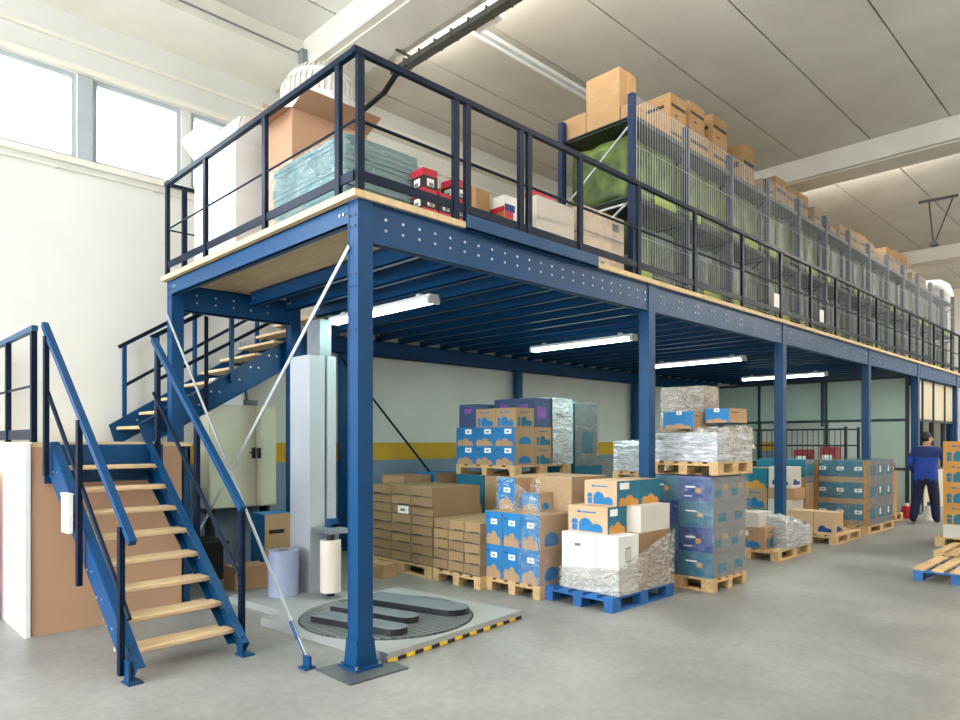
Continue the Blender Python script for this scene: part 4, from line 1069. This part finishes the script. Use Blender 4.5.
for k in range(NB):
    for lv, z in ((0, ZD+.001), (1, LV[0]+.026)):
        for h in range(2):
            g = (0 if (lv == 1 and k < 5) or (lv == 0 and h == 0 and k % 3 == 0) else 1)
            o = bpy.data.objects.new('packed_bundle', BG[g][(k+h+lv) % 3]); COL.objects.link(o)
            o.location = (RX0+k*PIT+.32+h*.55, .69, z); o.rotation_euler = (0, 0, RND.uniform(-.03, .03))
            tag(o, '%s packed bundle behind the mesh, %s shelf, %s bay, %s half' % (['green', 'grey-green'][g], ['lower', 'upper'][lv], ORD[k], ['near', 'far'][h]), 'bundle', 'packed bundles in the rack')
            if (k+lv+h) % 2 == 0:
                c = bpy.data.objects.new('print_band', LSTRIP[0]); COL.objects.link(c); c.parent = o; c['label'] = 'lime green printed band'
# cartons on top of the rack (x, y, width, depth, height, base step)
ZTOP = LV[1]+.026
first = carton(3.86, .88, ZTOP, .42, .38, .27, 'rackplain', 'brown carton at the rear corner of the near rack end', tape='y')
carton(3.86, .40, ZTOP, .34, .47, .33, 'rackplain', 'lower brown carton of the pair at the near rack end')
carton(3.86, .40, ZTOP+.331, .34, .47, .30, 'rackplain', 'upper brown carton of the pair at the near rack end')
carton(3.87, .24, ZTOP, .3, .15, .17, 'rackplain', 'small brown carton beside the mesh at the near rack end')
TOPB = [(4.92, .36, .38, .6, .36, 1), (4.92, .36, .38, .6, .34, 0), (5.40, .36, .52, .5, .42, 0), (5.40, .36, .40, .45, .34, 1), (6.03, .36, .42, .45, .40, 0), (6.03, .36, .42, .45, .40, 1), (6.96, .36, .38, .45, .68, 0),
        (7.62, .36, .44, .45, .35, 0), (8.12, .36, .42, .45, .52, 0), (8.58, .36, .42, .45, .48, 0), (9.05, .36, .42, .45, .50, 0), (9.75, .36, .5, .45, .42, 0), (10.5, .36, .36, .45, .25, 0), (11.0, .36, .5, .45, .40, 0), (11.55, .36, .5, .45, .44, 0), (12.1, .36, .5, .45, .46, 0), (12.65, .36, .45, .45, .42, 0),
        (13.3, .36, .4, .45, .3, 0), (13.95, .36, .55, .45, .55, 0), (14.55, .36, .5, .45, .60, 0), (15.1, .36, .5, .45, .6, 0), (16.0, .36, .5, .45, .35, 0), (16.7, .36, .55, .45, .45, 0)]
hb = {}
ib = 0
for x, y, dx, dy, dz, up in TOPB:
    key = round(x, 1)
    z = ZTOP+(hb.get(key, 0)+.001 if up and key in hb else 0)
    if up and key not in hb: z = ZTOP+.421 if abs(x-5.42) < .05 else ZTOP+.341
    hb[key] = hb.get(key, 0)+dz
    carton(x, y, z, dx, dy, dz, 'rack', 'brown carton with black print band on the rack top, %s from the near end' % (ORD[ib] if ib < 16 else ['seventeenth', 'eighteenth', 'nineteenth', 'twentieth', 'twenty-first', 'twenty-second', 'twenty-third'][ib-16]), 'cartons on top of the rack'); ib += 1
# white notices on the rail
for i, x in enumerate((7.2, 9.0)):
    m = MB().box((x, .005, 3.60), (x+.18, .009, 3.80))
    solo(m, 'notice', 'white notice hung on the front rail, %s' % ['nearer one', 'farther one'][i], 'notice', [PAPER], (x+.09, .007, 3.6))

# ================================================================== under the roof
tr = thing('cable_tray', 'dark cable tray along the lower edge of the near concrete beam', 'cable tray', (2.73, .2, 6.55))
m = MB().box((2.70, -4, 6.50), (2.82, 3.2, 6.515)).box((2.5, -3.5, 6.585), (2.72, -3.46, 6.599)).box((2.5, 1.0, 6.585), (2.72, 1.04, 6.599)).box((2.5, 2.8, 6.585), (2.72, 2.84, 6.599)).box((2.70, -4, 6.515), (2.706, 3.2, 6.57)).box((2.814, -4, 6.515), (2.82, 3.2, 6.57))
for k in range(24): m.box((2.69, -4+k*.3, 6.495), (2.83, -3.98+k*.3, 6.60))
m.build('tray', mat('tray_dark_zinc', (84, 84, 80), .5, .3, .2, 9), tr)
m = MB()
for i in range(3): m.tube([(2.73+i*.03, -4, 6.53), (2.73+i*.03, 3.1, 6.53), (2.72+i*.03, 3.4, 6.35), (2.65+i*.03, 3.9, 6.2), (2.2, 4.5, 6.15), (1.6, 4.8, 6.1)], .014, 6)
m.build('cable', DARK, tr)
m = MB().box((2.8205, 1.35, 6.52), (2.93, 1.75, 6.62)); solo(m, 'junction_box', 'small white fitting on the near concrete beam', 'junction box', [PAPER], (2.9, 1.55, 6.52))
m = MB().box((1.84, 3.97, 6.62), (1.92, 4.07, 6.82)).tube([(1.88, 4.02, 6.62), (1.9, 4.0, 6.4), (2.2, 3.9, 6.25), (2.6, 3.85, 6.22)], .018, 6); m.tube([(1.88, 4.04, 6.78), (-6, 4.05, 6.80)], .012, 6)
solo(m, 'conduit_box', 'grey conduit box where the two concrete beams meet', 'junction box', [STEEL], (1.88, 4.02, 6.62))
def ceiling_lamp(x0, x1, y, z, label, lit, group=None):
    t = thing('ceiling_lamp', label, 'lamp', ((x0+x1)/2, y, z), group)
    MB().box((x0, y-.07, z+.03), (x1, y+.07, z+.09)).box((x0+.3, y-.01, z+.09), (x0+.33, y+.01, HC)).box((x1-.33, y-.01, z+.09), (x1-.3, y+.01, HC)).build('housing', LAMPH, t)
    o = MB().tube([(x0+.02, y, z), (x1-.02, y, z)], .025, 8).build('tube', LAMPE if lit else LAMPH, t)
    return t
ceiling_lamp(3.1, 5.7, 2.22, 6.86, 'unlit grey strip lamp on the ceiling above the deck', False)
# fill lamps added over the open floor, outside this view, with matching lights
HALL = []
for x in (-4, 1, 6, 11, 16, 21):
    for y in (-3.6, -7.6): HALL.append((x, y))
HALL += [(-1.6, -1.1), (3.9, -1.1)]  # two more added to brighten the ceiling over the deck
for x, y in HALL:
    h_ = 1.0 if x == 3.9 else 1.2
    ceiling_lamp(x-h_, x+h_, y, 6.7 if x == 3.9 else 6.5, 'added unseen strip lamp hanging over the open hall floor', True, 'added hall strip lamps')
# added batten lamps, hidden behind the cross beams to brighten the ceiling bays
for x, lb in ((2.681, 'added batten lamp hidden behind the near concrete beam to light the ceiling'), (11.401, 'added batten lamp hidden behind the middle concrete beam to light the ceiling'), (20.151, 'added batten lamp hidden behind the last concrete beam to light the ceiling')):
    t = thing('added_batten_lamp', lb, 'lamp', (x, .8, 6.74))
    MB().box((x, -1.8, 6.70), (x+.05, 3.4, 6.80)).build('housing', LAMPH, t)
    MB().tube([(x+.08, -1.75, 6.75), (x+.08, 3.35, 6.75)], .025, 8).build('tube', LAMPE, t)
# hanging trapeze bracket and ducts near the far end
tz = thing('pipe_hanger', 'thin steel V shaped hanger below the far ceiling', 'hanger', (14.8, -.45, 5.95))
MB().bar((14.78, -.05, 6.93), (14.86, -.78, 6.93), .05, .05).build('bar', DARK, tz)
MB().tube([(14.8, -.25, 6.9), (14.8, -.33, 5.98)], .016, 6).build('rod', DARK, tz)
MB().tube([(14.85, -.68, 6.9), (14.8, -.36, 5.98)], .016, 6).build('rod', DARK, tz)
MB().box((14.7, -.42, 5.92), (14.9, -.28, 5.98)).build('clamp', DARK, tz)
DUCT = mat('white_duct', (226, 224, 218), .4, .2, .05, 3)
dz_ = thing('air_duct', 'white round air duct with an elbow at the far end wall', 'duct', (21.0, .62, 3.44))
MB().tube([(21.0, .62, 3.5), (21.0, .62, 5.95), (21.0, .69, 6.15), (21.0, .87, 6.28), (21.0, 1.15, 6.3), (21.0, 2.2, 6.3)], .13, 16).build('pipe', DUCT, dz_)
m = MB()
for z in (3.9, 4.7, 5.5): m.cyl((21.0, .62, z), .145, .05, 18)
m.build('collar', GALV, dz_)
MB().cyl((21.0, .62, 3.44), .17, .06, 18).build('base', GALV, dz_)
MB().tube([(16.0, -.45, 6.2), (16.0, -.45, 3.5)], .05, 10)

# ================================================================== person
def skin_body(joints, edges, name, levels=2):
    me = bpy.data.meshes.new(name)
    me.from_pydata([j[0] for j in joints], edges, [])
    o = bpy.data.objects.new(name, me); COL.objects.link(o)
    md = o.modifiers.new('skin', 'SKIN'); md.use_smooth_shade = True
    for v, j in zip(me.skin_vertices[0].data, joints):
        r = j[1]; v.radius = r if isinstance(r, tuple) else (r, r); v.use_root = False
    me.skin_vertices[0].data[0].use_root = True
    o.modifiers.new('sub', 'SUBSURF').levels = levels; o.modifiers['sub'].render_levels = levels
    dg = bpy.context.evaluated_depsgraph_get(); ev = o.evaluated_get(dg)
    m2 = bpy.data.meshes.new_from_object(ev)
    bpy.data.objects.remove(o)
    return m2
# figure frame: f = forward (+X world), l = left (+Y); feet at z 0
PX, PY = 13.2, -.55
J = [((0, 0, .93), (.205, .16)),            # 0 pelvis
     ((.01, 0, 1.10), (.205, .15)), ((.03, 0, 1.30), (.21, .145)), ((.04, 0, 1.46), (.17, .12)), ((.05, 0, 1.56), .062), ((.07, -.005, 1.64), .078), ((.075, -.01, 1.715), .092), ((.07, -.01, 1.775), .070),
     ((.03, .20, 1.45), .088), ((-.01, .285, 1.20), .07), ((.16, .26, 1.02), .045), ((.22, .25, .99), .034),          # left arm 8-11
     ((.06, -.20, 1.45), .088), ((.24, -.28, 1.28), .07), ((.44, -.24, 1.40), .045), ((.50, -.235, 1.43), .034),        # right arm 12-15
     ((-.01, .10, .88), .128), ((-.02, .15, .50), .10), ((-.13, .20, .10), .078), ((-.05, .21, .05), .045), ((.06, .215, .04), .038),   # left leg 16-20
     ((.01, -.10, .88), .128), ((.08, -.13, .50), .10), ((.10, -.15, .10), .078), ((.18, -.15, .05), .045), ((.29, -.155, .04), .038)]
E_ = [(0,1),(1,2),(2,3),(3,4),(4,5),(5,6),(6,7),(3,8),(8,9),(9,10),(10,11),(3,12),(12,13),(13,14),(14,15),(0,16),(16,17),(17,18),(18,19),(19,20),(0,21),(21,22),(22,23),(23,24),(24,25)]
def add_hand(w, d, side, curl):
    w = Vector(w); d = Vector(d).normalized(); s = Vector((0, 0, 1)).cross(d).normalized()*side; n = d.cross(s)
    pi = len(J); J.append((tuple(w+d*.055), .028)); E_.append((HB[0], pi))
    for k, ln in enumerate((.068, .078, .072, .056)):
        b = w+d*.09+s*(-.03+.02*k); i = len(J); J.append((tuple(b), .0095)); E_.append((pi, i))
        p = b+d*ln*.5; J.append((tuple(p), .009)); E_.append((i, i+1))
        q = p+(d*math.cos(curl)-Vector((0, 0, 1))*math.sin(curl))*ln*.5; J.append((tuple(q), .008)); E_.append((i+1, i+2))
    b = w+d*.03-s*.032; i = len(J); J.append((tuple(b), .011)); E_.append((pi, i)); J.append((tuple(b+d*.04-s*.022), .009)); E_.append((i, i+1))
HB = [11]; add_hand(J[11][0], (.8, -.1, -.3), 1, .7)
HB = [15]; add_hand(J[15][0], (.9, .05, .3), -1, .5)
bm_ = skin_body(J, E_, 'person')
pe = bpy.data.objects.new('person', bm_); COL.objects.link(pe); pe.location = (PX, PY, 0)
for m_ in (JACK, TROU, SKIN, DARK, mat('jacket_yoke_cloth', (20, 40, 96), .85, 0, .1, 10)): bm_.materials.append(m_)
for p in bm_.polygons:
    c = p.center; p.use_smooth = True
    if c.z < .09: p.material_index = 3
    elif c.z < .88 and abs(c.y) < .30: p.material_index = 1
    elif c.z > 1.545: p.material_index = 2
    elif (c.x > .45 and c.z > 1.3) or (c.x > .2 and c.y > .2 and c.z > .9 and c.z < 1.03): p.material_index = 2
    elif c.z > 1.33: p.material_index = 4
    else: p.material_index = 0
tag(pe, 'person in a blue work jacket and dark trousers seen from behind reaching right', 'person')
# turned head: facing forward-right (-Y); hair cap, ears, nose, eyes
hd = Vector((.075, -.01, 1.70)); fw = Vector((.55, -.83, 0)).normalized(); sd = Vector((-fw.y, fw.x, 0))
def ell(c, r, ax, nu=14, nv=10, keep=None):
    m = MB(); vs = []; fs = []
    for j in range(nv+1):
        for i in range(nu):
            t = PI*j/nv; u = 2*PI*i/nu
            p = Vector(c)+ax[0]*(r[0]*math.sin(t)*math.cos(u))+ax[1]*(r[1]*math.sin(t)*math.sin(u))+ax[2]*(r[2]*math.cos(t)); vs.append(p)
    for j in range(nv):
        for i in range(nu): fs.append((j*nu+i, j*nu+(i+1) % nu, (j+1)*nu+(i+1) % nu, (j+1)*nu+i))
    m.add(vs, fs, 0, True); return m
Z_ = Vector((0, 0, 1)); off = Vector((PX, PY, 0)); ORG[pe.name] = (0, 0, 0)
def pchild(m, name, mt):
    me = m.mesh(name, [mt]); o = bpy.data.objects.new(name, me); COL.objects.link(o); o.parent = pe; return o
pchild(ell(hd-fw*.034+Z_*.028, (.100, .102, .112), (fw, sd, Z_)), 'hair', HAIR)
nm = ell(hd+fw*.098-Z_*.02, (.022, .014, .026), (fw, sd, Z_), 8, 6); pchild(nm, 'nose', SKIN)
for s_ in (-1, 1):
    pchild(ell(hd+fw*.082+sd*(s_*.035)+Z_*.012, (.012, .016, .01), (fw, sd, Z_), 8, 6), 'eye', HAIR)
    pchild(ell(hd-fw*.0+sd*(s_*.092)-Z_*.01, (.024, .014, .034), (fw, sd, Z_), 8, 6), 'ear', SKIN)
pchild(ell(hd+fw*.082-Z_*.062, (.012, .03, .008), (fw, sd, Z_), 8, 6), 'mouth', mat('lips', (150, 84, 76), .5))

# ================================================================== light
sc = bpy.context.scene
wd = bpy.data.worlds.new('world'); sc.world = wd; wd.use_nodes = True
bg = wd.node_tree.nodes['Background']; bg.inputs['Color'].default_value = (.90, .96, 1, 1); bg.inputs['Strength'].default_value = WORLD_S
def area(name, loc, size, size_y, energy, rot, col=(1, 1, 1)):
    l = bpy.data.lights.new(name, 'AREA'); l.shape = 'RECTANGLE'; l.size = size; l.size_y = size_y; l.energy = energy; l.color = col
    o = bpy.data.objects.new(name, l); COL.objects.link(o); o.location = loc; o.rotation_euler = rot
    return o
for x, y in HALL:
    e = HALL_E*(3.6 if x > 12 else .55 if y > -2 else 1)
    zl = .2 if x == 3.9 else 0
    area('hall_fill_light', (x, y, 6.46+zl), 2.0, .2, e, (0, 0, 0), (1, .94, .84))  # fill from the added hall lamps
    area('hall_fill_uplight', (x, y, 6.62+zl), 2.0, .2, e*(1.6 if y > -4 else .8), (PI, 0, 0), (1, .96, .88))  # added upward fill to brighten the ceiling
for x in (1.6, 5.15, 8.5, 12.35): area('strip_lamp_light', (x, 1.94, 3.0), .14, 1.8, 48, (0, 0, 0), (.68, 1, .88))
tube_lamp(17.2, 1.0, 3.0, 3.0, 'lit strip lamp inside the glazed room', None)
area('strip_lamp_light', (17.2, 2, 2.95), .14, 1.8, 60, (0, 0, 0), (.9, 1, .95))
for x, e in ((2.80, 90), (11.52, 150), (20.27, 45)): area('added_batten_light', (x, .8, 6.75), .12, 5.0, e, (0, -PI/2, 0), (1, .94, .84))  # light of the added battens, brightening the ceiling bays
sc.view_settings.view_transform = 'Standard'; sc.view_settings.look = 'None'
sc.view_settings.gamma = 1.0; sc.view_settings.use_curve_mapping = False
sc.view_settings.exposure = EXPO
